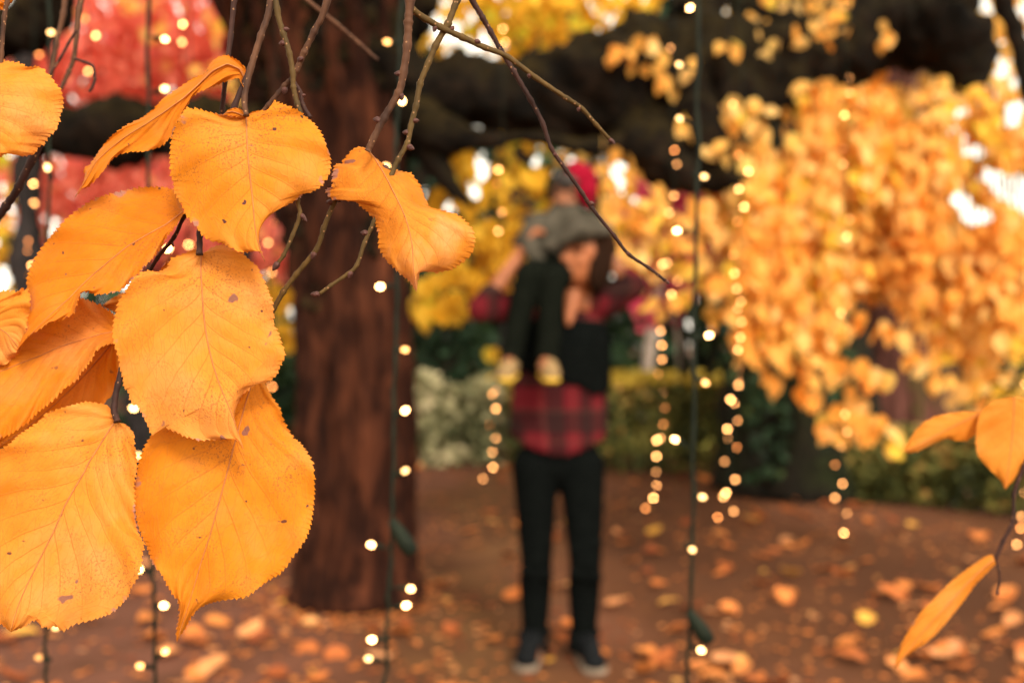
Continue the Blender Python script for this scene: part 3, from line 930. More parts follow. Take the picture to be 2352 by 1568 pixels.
def light_string(label, wire, d, bulbs, r_bulb, mat, r_wire, dim=(), slack=0.0):
    top = P(*wire[0], d)
    e = empty('light_string', top, label, 'string lights', 'warm light strings hanging from the tree')
    pts = catmull([P(x, y, d) for x, y in wire], 10)
    wob = np.array([[noise.noise(Vector((k * 0.35, wire[0][0], 0))) , noise.noise(Vector((k * 0.35, wire[0][0], 9))), 0] for k in range(len(pts))])
    pts = pts + wob * px(7, d)
    tube('wire', pts, [r_wire * (1 + 0.2 * math.sin(i * 1.9)) for i in range(len(pts))], M['wire'], e, 8)
    me, med, sm = bulb_mesh('bulb', r_bulb, mat), bulb_mesh('bulb', r_bulb, BULB_D if mat is BULB else BULB_ND), socket_mesh(r_bulb)
    for i, (x, y) in enumerate(bulbs):
        p = P(x, y, d + random.uniform(-slack, slack))
        j = int(np.argmin(((pts - np.array(p)) ** 2).sum(1)))
        q = Vector(pts[j])
        out = (p - q)
        if out.length < 0.004: out = Vector((random.choice((-1, 1)) * 0.5, -0.6, -0.4))
        out = (out.normalized() + Vector((0, -0.35, 0.15))).normalized()
        o = bpy.data.objects.new('bulb', med if i in dim else me)
        o.rotation_euler = out.to_track_quat('Z', 'Y').to_euler()
        o.location = p
        link(o, e)
        s = bpy.data.objects.new('socket', sm)
        s.rotation_euler = o.rotation_euler
        s.location = p
        link(s, e)
        base = p - out * r_bulb * 4
        tube('lead', catmull([q, (q + base) / 2 + Vector((0, 0, -0.002)), base], 4), [r_wire * 0.45] * 9, M['wire'], e, 5)
    return e


NR = 0.0029
light_string('string of warm lights hanging close in front of the red-brown trunk', [(925, -260), (920, 0), (916, 220), (908, 380), (912, 650), (906, 900), (902, 1160), (898, 1290), (890, 1420), (885, 1568), (880, 1640)], 1.1,
             [(893, 97), (921, 229), (890, 383), (877, 658), (927, 803), (928, 944), (928, 1082), (856, 1251), (940, 1351), (930, 1390), (858, 1468), (850, 1512)], NR, BULB_N, 0.0022, dim=(0, 4))
light_string('string of warm lights on a thick dark cord beside the black trousers', [(1606, -260), (1604, 0), (1602, 400), (1596, 700), (1592, 1100), (1586, 1400), (1578, 1568), (1575, 1660)], 1.15,
             [(1587, 17), (1563, 150), (1564, 274), (1614, 405), (1558, 530), (1625, 771), (1617, 877), (1553, 1010), (1610, 1140), (1588, 1260), (1607, 1491)], NR, BULB_N, 0.0024, dim=(6,))
light_string('string of warm lights passing behind the lowest pointed near leaf', [(342, -260), (341, 0), (341, 440), (345, 900), (348, 1250), (352, 1350), (357, 1568), (358, 1650)], 1.05,
             [(376, 90), (375, 205), (383, 572), (311, 938), (322, 1048), (322, 1307), (373, 1390), (377, 1497), (326, 1529)], NR, BULB_N, 0.0021, dim=(7, 8))
light_string('string of warm lights beside the slim grey trunk', [(112, -260), (114, 80), (111, 480), (106, 900), (103, 1300), (104, 1450), (106, 1568), (106, 1660)], 1.1,
             [(120, 75), (111, 389), (125, 1439), (93, 1510)], NR, BULB_N, 0.0021, dim=(3,))
FR_ = 0.0040
far = [
    ('string of small warm lights in front of the slim grey trunk', [(80, -200), (78, 420), (70, 600), (68, 650)], 3.4, [(78, 422), (78, 465), (67, 555), (65, 577), (73, 610), (68, 633)], (2, 3, 5)),
    ('short run of warm lights in front of the pink maple leaves', [(432, -200), (428, 0), (420, 60), (418, 150)], 3.2, [(430, 16), (420, 57), (418, 98), (418, 137)], ()),
    ('string of warm lights among the twigs in front of the pink maple', [(196, -200), (200, 40), (206, 160), (205, 220)], 3.0, [(198, 43), (219, 83), (203, 165), (92, 126)], (0, 3)),
    ('string of warm lights between the near leaves and the red-brown trunk', [(640, -200), (634, 300), (628, 640), (624, 900)], 3.3, [(630, 515), (617, 557), (626, 627), (625, 887)], (0, 3)),
    ('string of warm lights glimpsed between two near leaves on pink', [(438, -200), (436, 400), (434, 570)], 3.3, [(436, 510), (433, 563)], (0,)),
    ('string of warm lights hanging beside the child, before the yellow tree', [(1165, -200), (1158, 60), (1150, 500), (1136, 900), (1130, 1080), (1110, 1110)], 3.9,
     [(1155, 67), (1160, 98), (1145, 392), (1143, 420), (1152, 490), (1145, 533), (1131, 905), (1137, 898), (1139, 938), (1126, 975), (1138, 1008), (1132, 1040), (1132, 1073), (1110, 1101)], (3, 7, 9)),
    ('string of warm lights nearest the plaid sleeve', [(1548, -200), (1545, 100), (1545, 480), (1525, 720), (1520, 900), (1507, 1100), (1482, 1170)], 3.5,
     [(1540, 112), (1549, 345), (1554, 377), (1548, 450), (1538, 488), (1560, 530), (1532, 605), (1523, 608), (1555, 645), (1540, 677), (1525, 720), (1518, 760), (1520, 793), (1521, 826), (1513, 860), (1522, 901), (1526, 937), (1523, 974),
      (1510, 1010), (1517, 1006), (1508, 1048), (1507, 1084), (1507, 1116), (1500, 1143), (1483, 1167)], (1, 14, 16, 17, 24)),
    ('winding string of warm lights in front of the clipped hedge', [(1700, -200), (1705, 300), (1695, 600), (1700, 780), (1688, 900), (1676, 1050), (1668, 1140), (1648, 1190)], 3.4,
     [(1685, 238), (1697, 358), (1718, 395), (1697, 435), (1708, 475), (1693, 510), (1685, 587), (1687, 628), (1693, 664), (1700, 690), (1695, 711), (1702, 740), (1700, 775), (1695, 803), (1697, 850), (1695, 885), (1697, 876), (1679, 917),
      (1686, 928), (1692, 965), (1671, 985), (1674, 1007), (1690, 1027), (1666, 1060), (1687, 1100), (1668, 1130), (1663, 1140), (1683, 1173), (1648, 1188)], (1, 5, 6, 14, 22, 28)),
    ('long string of warm lights in front of the gold leaf fringe', [(1942, -200), (1944, 100), (1945, 500), (1942, 760), (1938, 1000), (1932, 1120), (1940, 1240)], 3.5,
     [(1941, 13), (1950, 180), (1950, 216), (1940, 265), (1938, 343), (1937, 378), (1949, 503), (1945, 545), (1947, 703), (1934, 718), (1944, 758), (1945, 790), (1925, 870), (1941, 950), (1945, 992), (1933, 1028), (1920, 1067), (1935, 1110),
      (1920, 1143), (1944, 1180), (1938, 1223)], (8, 11, 12, 16)),
    ('string of warm lights by the drooping leaf stalk at the picture edge', [(2352, -200), (2352, 600), (2350, 1000), (2345, 1180), (2335, 1260)], 3.2, [(2352, 880), (2350, 1130), (2346, 1185), (2344, 1212), (2335, 1250)], (3,)),
]
for lab, wire, d, bulbs, dim in far:
    light_string(lab, wire, d, bulbs, FR_, BULB, 0.0017, dim=dim, slack=0.05)


def plug(x, y, d, to, label):
    V, F = lathe([(-0.03, 0.002), (-0.028, 0.005), (-0.012, 0.008), (0.0, 0.0095), (0.012, 0.0085), (0.014, 0.004)], 12)
    me = bpy.data.meshes.new('end_cap')
    me.from_pydata(V, [], F)
    me.polygons.foreach_set('use_smooth', np.ones(len(F), dtype=bool))
    me.materials.append(M['wire'])
    p, q = P(x, y, d), P(*to, d)
    o = bpy.data.objects.new('cord_plug', me)
    o.rotation_euler = (p - q).to_track_quat('Z', 'Y').to_euler()
    o.location = p
    COL.objects.link(o)
    return tag(o, label, 'plug', 'green plugs on the light cords')


plug(932, 1246, 1.09, (908, 1208), 'dark green plug on the light cord before the red-brown trunk')
plug(1614, 1452, 1.14, (1588, 1412), 'dark green plug low on the light cord beside the trousers')

# ------------------------------------------------------------------ people
def capsule(p0, p1, r0, r1, n=12):
    p0, p1 = np.asarray(p0, float), np.asarray(p1, float)
    ax = p1 - p0
    L = np.linalg.norm(ax) + 1e-9
    ax /= L
    pts, rr = [], []
    for k in range(6):
        a = math.pi / 2 * (1 - k / 5.0)
        pts.append(p0 - ax * r0 * math.sin(a)); rr.append(max(r0 * math.cos(a), r0 * 0.08))
    for k in range(1, 5):
        pts.append(p0 + (p1 - p0) * k / 5); rr.append(r0 + (r1 - r0) * k / 5)
    for k in range(6):
        a = math.pi / 2 * k / 5.0
        pts.append(p1 + ax * r1 * math.sin(a)); rr.append(max(r1 * math.cos(a), r1 * 0.08))
    return tube_arrays(np.array(pts), rr, n)


def fuse(name, parts, mat, parent, voxel=0.008, smooth=3):
    V, F = merge(parts)
    me = bpy.data.meshes.new(name + '_raw')
    me.from_pydata(V.tolist(), [], F)
    o = bpy.data.objects.new(name + '_raw', me)
    COL.objects.link(o)
    rm = o.modifiers.new('r', 'REMESH')
    rm.mode = 'VOXEL'
    rm.voxel_size = voxel
    sm = o.modifiers.new('s', 'SMOOTH')
    sm.iterations = smooth
    sm.factor = 0.5
    dg = bpy.context.evaluated_depsgraph_get()
    me2 = bpy.data.meshes.new_from_object(o.evaluated_get(dg))
    bpy.data.objects.remove(o)
    bpy.data.meshes.remove(me)
    v = np.empty(len(me2.vertices) * 3)
    me2.vertices.foreach_get('co', v)
    v = v.reshape(-1, 3)
    org = v.mean(0)
    me2.vertices.foreach_set('co', (v - org).ravel())
    me2.name = name
    me2.materials.clear()
    me2.materials.append(mat)
    me2.polygons.foreach_set('use_smooth', np.ones(len(me2.polygons), dtype=bool))
    me2.update()
    o2 = bpy.data.objects.new(name, me2)
    o2.location = org
    return link(o2, parent)


def mat_plaid():
    t = NT('red plaid flannel')
    o = t.coord('Object')
    sp = t.n('ShaderNodeSeparateXYZ')
    t.l(o, sp.inputs[0])
    xx = t.math('ADD', sp.outputs[0], t.math('MULTIPLY', sp.outputs[1], 0.8))
    def band(v, period, duty, off=0.0):
        return t.math('LESS_THAN', t.math('FRACT', t.math('ADD', t.math('DIVIDE', v, period), off)), duty)
    bx, bz = band(xx, 0.13, 0.5), band(sp.outputs[2], 0.17, 0.5, 0.55)
    s = t.math('MULTIPLY', t.math('ADD', bx, bz), 0.5)
    c = t.ramp(s, [(0.0, (0.115, 0.005, 0.010)), (0.5, (0.026, 0.004, 0.005)), (1.0, (0.004, 0.0055, 0.005))], 'CONSTANT')
    c = t.mix(0.35, c, t.ramp(t.noise(o, 260, 2), [(0.3, (0.012, 0.004, 0.004)), (0.7, (0.08, 0.012, 0.012))]))
    thin = t.math('MAXIMUM', band(xx, 0.115, 0.04, 0.25), band(sp.outputs[2], 0.115, 0.04, 0.6))
    c = t.mix(t.math('MULTIPLY', thin, 0.25), c, (0.16, 0.08, 0.05))
    return t.surf(c, 0.9, t.bump(t.noise(o, 18, 3), 0.5, 0.02), 0.1)


PM = dict(
    skin=mat_simple('skin', (0.24, 0.076, 0.026), (0.34, 0.110, 0.040), 9, 0.55, 0.05, 0.35),
    skin2=mat_simple('skin child', (0.20, 0.07, 0.027), (0.28, 0.10, 0.042), 9, 0.55, 0.05, 0.35),
    plaid=mat_plaid(),
    black=mat_simple('black denim', (0.0018, 0.0022, 0.0022), (0.005, 0.006, 0.0055), 70, 0.95, 0.3, 0.0),
    dkgreen=mat_simple('dark trousers', (0.003, 0.004, 0.003), (0.008, 0.009, 0.0065), 60, 0.95, 0.3, 0.0),
    grey=mat_simple('grey jacket', (0.026, 0.022, 0.015), (0.085, 0.073, 0.054), 16, 0.9, 0.4, 0.1),
    hair=mat_simple('brown hair', (0.006, 0.003, 0.002), (0.022, 0.009, 0.004), 40, 0.85, 0.5, 0.05, (1, 1, 0.1)),
    dhair=mat_simple('dark hair', (0.008, 0.006, 0.005), (0.025, 0.016, 0.01), 40, 0.5, 0.5, 0.4),
    hat=mat_simple('red knit', (0.16, 0.002, 0.011), (0.27, 0.004, 0.021), 90, 0.95, 0.6, 0.1),
    tan=mat_simple('tan suede', (0.16, 0.10, 0.04), (0.32, 0.21, 0.10), 30, 0.85, 0.3, 0.1),
    yellow=mat_simple('yellow sole', (0.62, 0.38, 0.03), (0.72, 0.46, 0.05), 30, 0.7, 0.1, 0.3),
    shoe=mat_simple('black shoe', (0.003, 0.0035, 0.004), (0.010, 0.011, 0.012), 30, 0.8, 0.2, 0.05),
    sole=mat_simple('white sole', (0.12, 0.09, 0.065), (0.24, 0.18, 0.13), 30, 0.7, 0.1, 0.3),
    eye=mat_simple('dark eye', (0.01, 0.006, 0.004), (0.03, 0.015, 0.01), 30, 0.3, 0.0, 0.5),
    lip=mat_simple('lips', (0.40, 0.09, 0.06), (0.46, 0.12, 0.08), 30, 0.5, 0.0, 0.3),
)
PD = 3.84


def A(x, y, dy=0.0):
    return np.array(P(x, y, PD)) + np.array((0, dy, 0))


def basis(f, up):
    f = Vector(f).normalized()
    x = Vector(up).cross(f).normalized()      # +x to the figure's left
    u = f.cross(x).normalized()
    return f, x, u


def head_parts(c, f, up, s=1.0):
    f, x, u = basis(f, up)
    c = Vector(c)
    rot = np.array([list(x), list(f), list(u)]).T
    L = lambda a, b, k: np.array(c + (x * a + f * b + u * k) * s)
    parts = [ellipsoid_arrays(L(0, -0.012, 0.022), (0.074 * s, 0.092 * s, 0.092 * s), 20, 14, rot),
             ellipsoid_arrays(L(0, 0.020, -0.045), (0.058 * s, 0.066 * s, 0.072 * s), 18, 12, rot),
             ellipsoid_arrays(L(0, 0.062, -0.098), (0.026 * s, 0.022 * s, 0.018 * s), 12, 8, rot),
             capsule(L(0, 0.076, 0.008), L(0, 0.100, -0.034), 0.008 * s, 0.014 * s, 10),
             ellipsoid_arrays(L(0.014, 0.086, -0.036), (0.009 * s, 0.010 * s, 0.008 * s), 8, 6, rot),
             ellipsoid_arrays(L(-0.014, 0.086, -0.036), (0.009 * s, 0.010 * s, 0.008 * s), 8, 6, rot),
             ellipsoid_arrays(L(0, 0.078, -0.064), (0.026 * s, 0.012 * s, 0.010 * s), 12, 8, rot),
             capsule(L(-0.045, 0.068, 0.022), L(0.045, 0.068, 0.022), 0.012 * s, 0.012 * s, 10)]
    for e in (-1, 1):
        parts.append(ellipsoid_arrays(L(0.076 * e, -0.01, -0.012), (0.011 * s, 0.02 * s, 0.032 * s), 10, 8, rot))
        parts.append(ellipsoid_arrays(L(0.034 * e, 0.060, -0.03), (0.026 * s, 0.022 * s, 0.022 * s), 10, 8, rot))
    return parts, L, rot


def face_bits(L, rot, s, parent):
    for e in (-1, 1):
        V, F = ellipsoid_arrays(L(0.032 * e, 0.0745, 0.002), (0.0145 * s, 0.006 * s, 0.008 * s), 12, 8, rot)
        mesh_obj('eye', V, F, PM['eye'], parent)
        V, F = capsule(L(0.018 * e, 0.082, 0.024), L(0.048 * e, 0.073, 0.026), 0.0035 * s, 0.0025 * s, 8)
        mesh_obj('eyebrow', V, F, PM['hair'], parent)
    V, F = ellipsoid_arrays(L(0, 0.088, -0.066), (0.024 * s, 0.006 * s, 0.007 * s), 12, 8, rot)
    mesh_obj('mouth', V, F, PM['lip'], parent)


def hand_parts(wrist, knuck, palm_n, s=1.0, curl=0.9):
    """palm from wrist to knuckles with four curled fingers and a thumb"""
    w_, k_ = Vector(wrist), Vector(knuck)
    d_ = (k_ - w_).normalized()
    n_ = Vector(palm_n); n_ = (n_ - d_ * n_.dot(d_)).normalized()
    x_ = d_.cross(n_)
    pl = 0.085 * s
    parts = [capsule(np.array(w_), np.array(w_ + d_ * pl * 0.3), 0.024 * s, 0.026 * s, 10)]
    for i, (o_, ln) in enumerate(((-0.030, .85), (-0.010, 1.0), (0.011, .95), (0.030, .75))):
        b0 = w_ + d_ * pl * 0.15 + x_ * o_ * 0.6 * s
        b1 = w_ + d_ * pl + x_ * o_ * s
        parts.append(capsule(np.array(b0), np.array(b1), 0.015 * s, 0.0115 * s, 8))
        a = b1
        ang = 0.0
        for seg, l_ in enumerate((0.040, 0.026, 0.020)):
            ang += curl * (0.55 + 0.15 * seg)
            e_ = a + (d_ * math.cos(ang) + n_ * math.sin(ang)) * l_ * ln * s
            parts.append(capsule(np.array(a), np.array(e_), (0.0105 - seg * 0.0012) * s, (0.0098 - seg * 0.0012) * s, 8))
            a = e_
    t0 = w_ + d_ * pl * 0.25 - x_ * 0.024 * s
    t1 = t0 + (d_ * 0.6 - x_ * 0.65 + n_ * 0.4).normalized() * 0.042 * s
    t2 = t1 + (d_ * 0.75 + n_ * 0.55).normalized() * 0.030 * s
    parts += [capsule(np.array(t0), np.array(t1), 0.016 * s, 0.0115 * s, 8), capsule(np.array(t1), np.array(t2), 0.0115 * s, 0.009 * s, 8)]
    return parts


def loft(rings, n=40, close=True):
    V, F = [], []
    for c, rx, ry in rings:
        for k in range(n):
            a = 2 * math.pi * k / n
            V.append((c[0] + rx * math.cos(a), c[1] + ry * math.sin(a), c[2]))
    for i in range(len(rings) - 1):
        for k in range(n):
            a, b = i * n + k, i * n + (k + 1) % n
            F.append((a, b, b + n, a + n))
    if close:
        F.append(tuple(range(n))[::-1])
        F.append(tuple((len(rings) - 1) * n + k for k in range(n)))
    return np.array(V), F


# ---- the adult
ad = empty('person', A(1282, 1544), 'adult in red plaid shirt and black trousers carrying a child, face tipped up', 'person')
HC = A(1340, 594, -0.07)
FDIR, UDIR = (-0.70, -0.66, 0.22), (0.30, 0.10, 0.95)
hp, HL, hrot = head_parts(HC, FDIR, UDIR, 1.02)
sh_l, sh_r = A(1192, 706, 0.0), A(1392, 700, 0.0)
el_l, el_r = A(1108, 712, -0.10), A(1452, 656, -0.04)
wr_l, wr_r = A(1192, 590, -0.06), A(1398, 596, -0.02)
hip = [A(1230, 1070, 0.0), A(1336, 1070, 0.0)]
kne = [A(1232, 1280, -0.01), A(1342, 1278, -0.06)]
ank = [A(1228, 1458, 0.03), A(1340, 1460, 0.0)]
body = hp + [
    capsule(A(1312, 700, 0.02), HC + np.array((0, 0.02, -0.03)), 0.056, 0.05, 14),
    ellipsoid_arrays(A(1290, 790, 0.02), (0.150, 0.095, 0.19), 20, 14), ellipsoid_arrays(A(1284, 930, 0.02), (0.128, 0.088, 0.19), 20, 14),
    ellipsoid_arrays(A(1284, 1050, 0.02), (0.150, 0.10, 0.11), 20, 14), capsule(A(1314, 680, -0.065), A(1302, 742, -0.105), 0.036, 0.014, 12),
    capsule(sh_l, A(1300, 700, 0.02), 0.052, 0.06), capsule(sh_r, A(1310, 700, 0.02), 0.052, 0.06),
    capsule(sh_l, el_l, 0.046, 0.038), capsule(el_l, wr_l, 0.039, 0.025), capsule(sh_r, el_r, 0.046, 0.038), capsule(el_r, wr_r, 0.039, 0.025)]
for i in (0, 1):
    body += [capsule(hip[i], kne[i], 0.074, 0.05), capsule(kne[i], kne[i] * 0.62 + ank[i] * 0.38 + np.array((0, 0.02, 0)), 0.049, 0.05),
             capsule(kne[i] * 0.62 + ank[i] * 0.38 + np.array((0, 0.02, 0)), ank[i], 0.05, 0.034),
             capsule(ank[i], ank[i] + np.array((0, -0.11, -0.055)), 0.030, 0.02)]
body += hand_parts(wr_l, A(1206, 556, -0.07), (0.9, 0.3, 0), 0.92) + hand_parts(wr_r, A(1392, 562, -0.03), (-0.9, 0.3, 0), 0.92)
bd = fuse('body', body, PM['skin'], ad, 0.006, 2)
face_bits(HL, hrot, 1.02, ad)
# shirt
hem = [A(1283, y, 0.02) for y in (1034, 1012, 975, 930, 880, 820, 770, 730, 704)]
rx = [0.184, 0.192, 0.190, 0.186, 0.184, 0.186, 0.188, 0.172, 0.10]
ry = [0.128, 0.130, 0.124, 0.118, 0.116, 0.118, 0.115, 0.095, 0.06]
hem = [h + np.array((0.012 * i / 8, 0, 0)) for i, h in enumerate(hem)]
tv, tf = loft(list(zip(hem, rx, ry)), 44)
cx0 = hem[0][0]
for i in range(len(tv)):                  # curved shirt tail, lower at the middle than at the sides
    k = i // 44
    if k < 3:
        tv[i][2] += (0.075, 0.05, 0.02)[k] * (abs(tv[i][0] - cx0) / 0.19) ** 2 - (0.012 if k == 0 else 0)
shirt = [(tv, tf), capsule(sh_l + np.array((.02, 0, 0)), el_l * 0.86 + sh_l * 0.14, 0.066, 0.058), capsule(sh_r + np.array((-.02, 0, 0)), el_r * 0.9 + sh_r * 0.1, 0.066, 0.058),
         capsule(el_l, el_l * 0.75 + wr_l * 0.25, 0.054, 0.05), capsule(el_r, el_r * 0.75 + wr_r * 0.25, 0.054, 0.05)]
for k in range(13):                       # rumples of the loose hem
    a = 2 * math.pi * k / 13
    c0 = A(1283, 1028, 0.02) + np.array((0.172 * math.cos(a), 0.117 * math.sin(a), 0.065 * math.cos(a) ** 2 + 0.014 * math.sin(3.1 * k)))
    shirt.append(capsule(c0, c0 + np.array((-0.02 * math.cos(a), -0.015 * math.sin(a), 0.16)), 0.024, 0.014, 8))
fuse('plaid_shirt', shirt, PM['plaid'], ad, 0.009, 4)
vest = [loft([(A(1288, y, 0.02), r1, r2) for y, r1, r2 in ((868, 0.196, 0.130), (840, 0.198, 0.132), (790, 0.198, 0.130), (745, 0.186, 0.110), (712, 0.13, 0.075))], 40)]
for i in range(40):                       # its lower edge hangs unevenly
    vest[0][0][i][2] += 0.03 * math.sin(2 * math.pi * i / 40 * 2 + 0.6) - (0.05 if math.cos(2 * math.pi * i / 40) > 0.4 else 0.0)
fuse('black_vest', vest, PM['black'], ad, 0.009, 3)
tro = [ellipsoid_arrays(A(1284, 1055, 0.02), (0.158, 0.108, 0.12), 22, 14)]
for i in (0, 1):
    mid = kne[i] * 0.62 + ank[i] * 0.38 + np.array((0, 0.02, 0))
    tro += [capsule(hip[i], kne[i], 0.092, 0.062, 16), capsule(kne[i], mid, 0.061, 0.064, 16), capsule(mid, ank[i] + np.array((0, -0.01, -0.035)), 0.064, 0.046, 16)]
    for q in range(4):                    # creases behind the knee and at the ankle
        zc = kne[i][2] + (0.05, -0.04, -0.30, -0.34)[q]
        xc, yc = (kne[i] if q < 2 else ank[i])[:2]
        tro.append(capsule((xc - 0.045, yc - 0.03, zc), (xc + 0.045, yc - 0.035, zc + (0.02, -0.018, 0.016, -0.012)[q]), 0.022, 0.020, 8))
fuse('black_trousers', tro, PM['black'], ad, 0.009, 2)
for i in (0, 1):
    dx = -0.035 if i == 0 else 0.03
    h0 = np.array((ank[i][0], ank[i][1] + 0.035, 0.045)); t0 = np.array((ank[i][0] + dx, ank[i][1] - 0.17, 0.04))
    fuse('shoe', [capsule(h0, t0, 0.042, 0.040), capsule(np.array((h0[0], h0[1] - .02, 0.10)), (h0 + t0) / 2 + np.array((0, 0, 0.02)), 0.043, 0.036),
                  ellipsoid_arrays(t0 + np.array((0, 0.015, 0.0)), (0.046, 0.055, 0.034), 14, 10),
                  capsule(ank[i] + np.array((0, 0, 0.02)), np.array((ank[i][0] + dx * .3, ank[i][1] - 0.03, 0.06)), 0.052, 0.05), capsule(np.array((ank[i][0] + dx * .3, ank[i][1] - 0.03, 0.075)), np.array((ank[i][0] + dx * .8, ank[i][1] - 0.12, 0.06)), 0.048, 0.04)], PM['shoe'], ad, 0.007, 2)
    so = [capsule(h0 * np.array((1, 1, 0)) + np.array((0, 0, .02)), t0 * np.array((1, 1, 0)) + np.array((0, 0, .02)), 0.046, 0.050)]
    V, F = so[0]
    V[:, 2] = np.clip(V[:, 2], 0.0, 0.024)
    mesh_obj('sole', V, F, PM['sole'], ad)
# hair of the adult
hair = [ellipsoid_arrays(HL(0, -0.034, 0.040), (0.090, 0.096, 0.098), 20, 14, hrot), ellipsoid_arrays(HL(0.066, -0.03, -0.03), (0.03, 0.06, 0.09), 14, 10, hrot)]
for k in range(5):
    x = 1370 + k * 5
    hair.append(capsule(A(x - 4, 616, 0.0), A(x, 700 + 8 * (k % 3), -0.06 + .012 * k), 0.020, 0.010, 8))
fuse('hair', hair, PM['hair'], ad, 0.007, 2)

# ---- the child riding on the shoulders
ch = empty('person', A(1292, 640), 'child in red knit hat and grey jacket riding on the adult', 'person')
CC = A(1306, 440, 0.06)
cp, CL, crot = head_parts(CC, (-0.30, -0.93, -0.20), (0.10, -0.1, 1.0), 0.80)
ce_l, ce_r = A(1212, 556, -0.06), A(1388, 548, -0.02)
cw_l, cw_r = A(1240, 612, -0.12), A(1402, 586, -0.06)
ck = [A(1212, 640, -0.17), A(1266, 650, -0.19)]
ca = [A(1172, 822, -0.17), A(1252, 822, -0.20)]
chip = [A(1262, 612, -0.02), A(1305, 618, 0.0)]
cb = cp + [capsule(A(1300, 500, 0.06), CC + np.array((0, .01, -.03)), 0.036, 0.034), ellipsoid_arrays(A(1296, 545, 0.06), (0.10, 0.075, 0.12), 18, 12), ellipsoid_arrays(A(1284, 605, 0.05), (0.10, 0.08, 0.08), 18, 12),
           capsule(A(1238, 506, 0.05), ce_l, 0.035, 0.028), capsule(ce_l, cw_l, 0.028, 0.02), capsule(A(1354, 506, 0.05), ce_r, 0.035, 0.028), capsule(ce_r, cw_r, 0.028, 0.02)]
for i in (0, 1):
    cb += [capsule(chip[i], ck[i], 0.05, 0.036), capsule(ck[i], ca[i], 0.036, 0.026), capsule(ca[i], ca[i] + np.array((-.01, -.07, -.03)), 0.026, 0.024)]
cb += hand_parts(cw_l, A(1252, 640, -0.13), (0.2, 0.9, 0), 0.72, 0.5) + hand_parts(cw_r, A(1408, 604, -0.07), (0.2, 0.9, 0), 0.62, 0.5)
fuse('body', cb, PM['skin2'], ch, 0.006, 2)
face_bits(CL, crot, 0.80, ch)
jac = [ellipsoid_arrays(A(1296, 545, 0.05), (0.128, 0.100, 0.125), 20, 14), ellipsoid_arrays(A(1288, 600, 0.04), (0.120, 0.10, 0.07), 20, 14), capsule(A(1300, 480, 0.05), A(1300, 520, 0.05), 0.06, 0.09),
       capsule(A(1238, 512, 0.05), ce_l, 0.052, 0.045), capsule(ce_l, cw_l * 0.8 + ce_l * 0.2, 0.045, 0.034), capsule(A(1354, 512, 0.05), ce_r, 0.052, 0.042), capsule(ce_r, cw_r * 0.7 + ce_r * 0.3, 0.042, 0.034)]
for k in range(5):
    jac.append(capsule(A(1230 + 8 * k, 520 + 18 * k, -0.04), A(1360 - 6 * k, 540 + 16 * k, -0.03), 0.018, 0.018, 8))
jac += [capsule(A(1262, 572, -0.15), A(1330, 542, -0.19), 0.026, 0.030, 10), capsule(A(1330, 542, -0.19), A(1388, 536, -0.13), 0.030, 0.026, 10), capsule(A(1330, 545, -0.14), A(1325, 540, 0.0), 0.05, 0.07, 10)]   # its hem drawn over the adult's brow
fuse('grey_jacket', jac, PM['grey'], ch, 0.008, 3)
ct = []
for i in (0, 1):
    ct += [capsule(chip[i], ck[i], 0.064, 0.052), capsule(ck[i], ca[i], 0.052, 0.043)]
ct.append(ellipsoid_arrays(A(1284, 612, 0.04), (0.11, 0.09, 0.075), 18, 12))
fuse('trousers', ct, PM['dkgreen'], ch, 0.008, 2)
for i in (0, 1):
    c0 = ca[i] + np.array((0, 0, -0.02)); c1 = c0 + np.array((-0.015 if i == 0 else 0.012, -0.10, -0.030))
    fuse('shoe', [capsule(ca[i] + np.array((0, 0, .01)), c0, 0.034, 0.036), capsule(c0, c1, 0.037, 0.034)], PM['tan'], ch, 0.006, 2)
    V, F = capsule(c0 + np.array((0, .01, -.032)), c1 + np.array((0, 0, -.030)), 0.034, 0.032)
    V[:, 2] = (V[:, 2] - V[:, 2].mean()) * 0.45 + V[:, 2].mean()
    mesh_obj('sole', V, F, PM['yellow'], ch)
fuse('hair', [ellipsoid_arrays(CL(0, -0.02, 0.035), (0.072, 0.082, 0.078), 18, 12, crot), ellipsoid_arrays(CL(0.0, 0.055, 0.062), (0.055, 0.025, 0.028), 14, 10, crot)], PM['dhair'], ch, 0.006, 2)
fuse('red_hat', [ellipsoid_arrays(A(1330, 406, 0.07), (0.078, 0.084, 0.066), 20, 14), ellipsoid_arrays(A(1344, 432, 0.06), (0.058, 0.07, 0.062), 18, 12), capsule(A(1350, 440, 0.04), A(1354, 470, 0.03), 0.034, 0.014, 10),
                 ellipsoid_arrays(A(1326, 372, 0.07), (0.03, 0.03, 0.02), 14, 10)], PM['hat'], ch, 0.006, 2)

# ------------------------------------------------------------------ the near twigs and their leaves
K = 4096.0 / 2352.0


def crop(pts, ox, oy, s):
    return np.array([((ox + x / s) / K, (oy + y / s) / K) for x, y in pts])


def resample(pts, n, smooth=0):
    pts = np.asarray(pts, float)
    seg = np.linalg.norm(np.diff(pts, axis=0), axis=1)
    s = np.concatenate([[0], np.cumsum(seg)])
    t = np.linspace(0, s[-1], n)
    out = np.stack([np.interp(t, s, pts[:, 0]), np.interp(t, s, pts[:, 1])], 1)
    for _ in range(smooth):
        out[1:-1] = 0.25 * out[:-2] + 0.5 * out[1:-1] + 0.25 * out[2:]
    return out, s[-1]


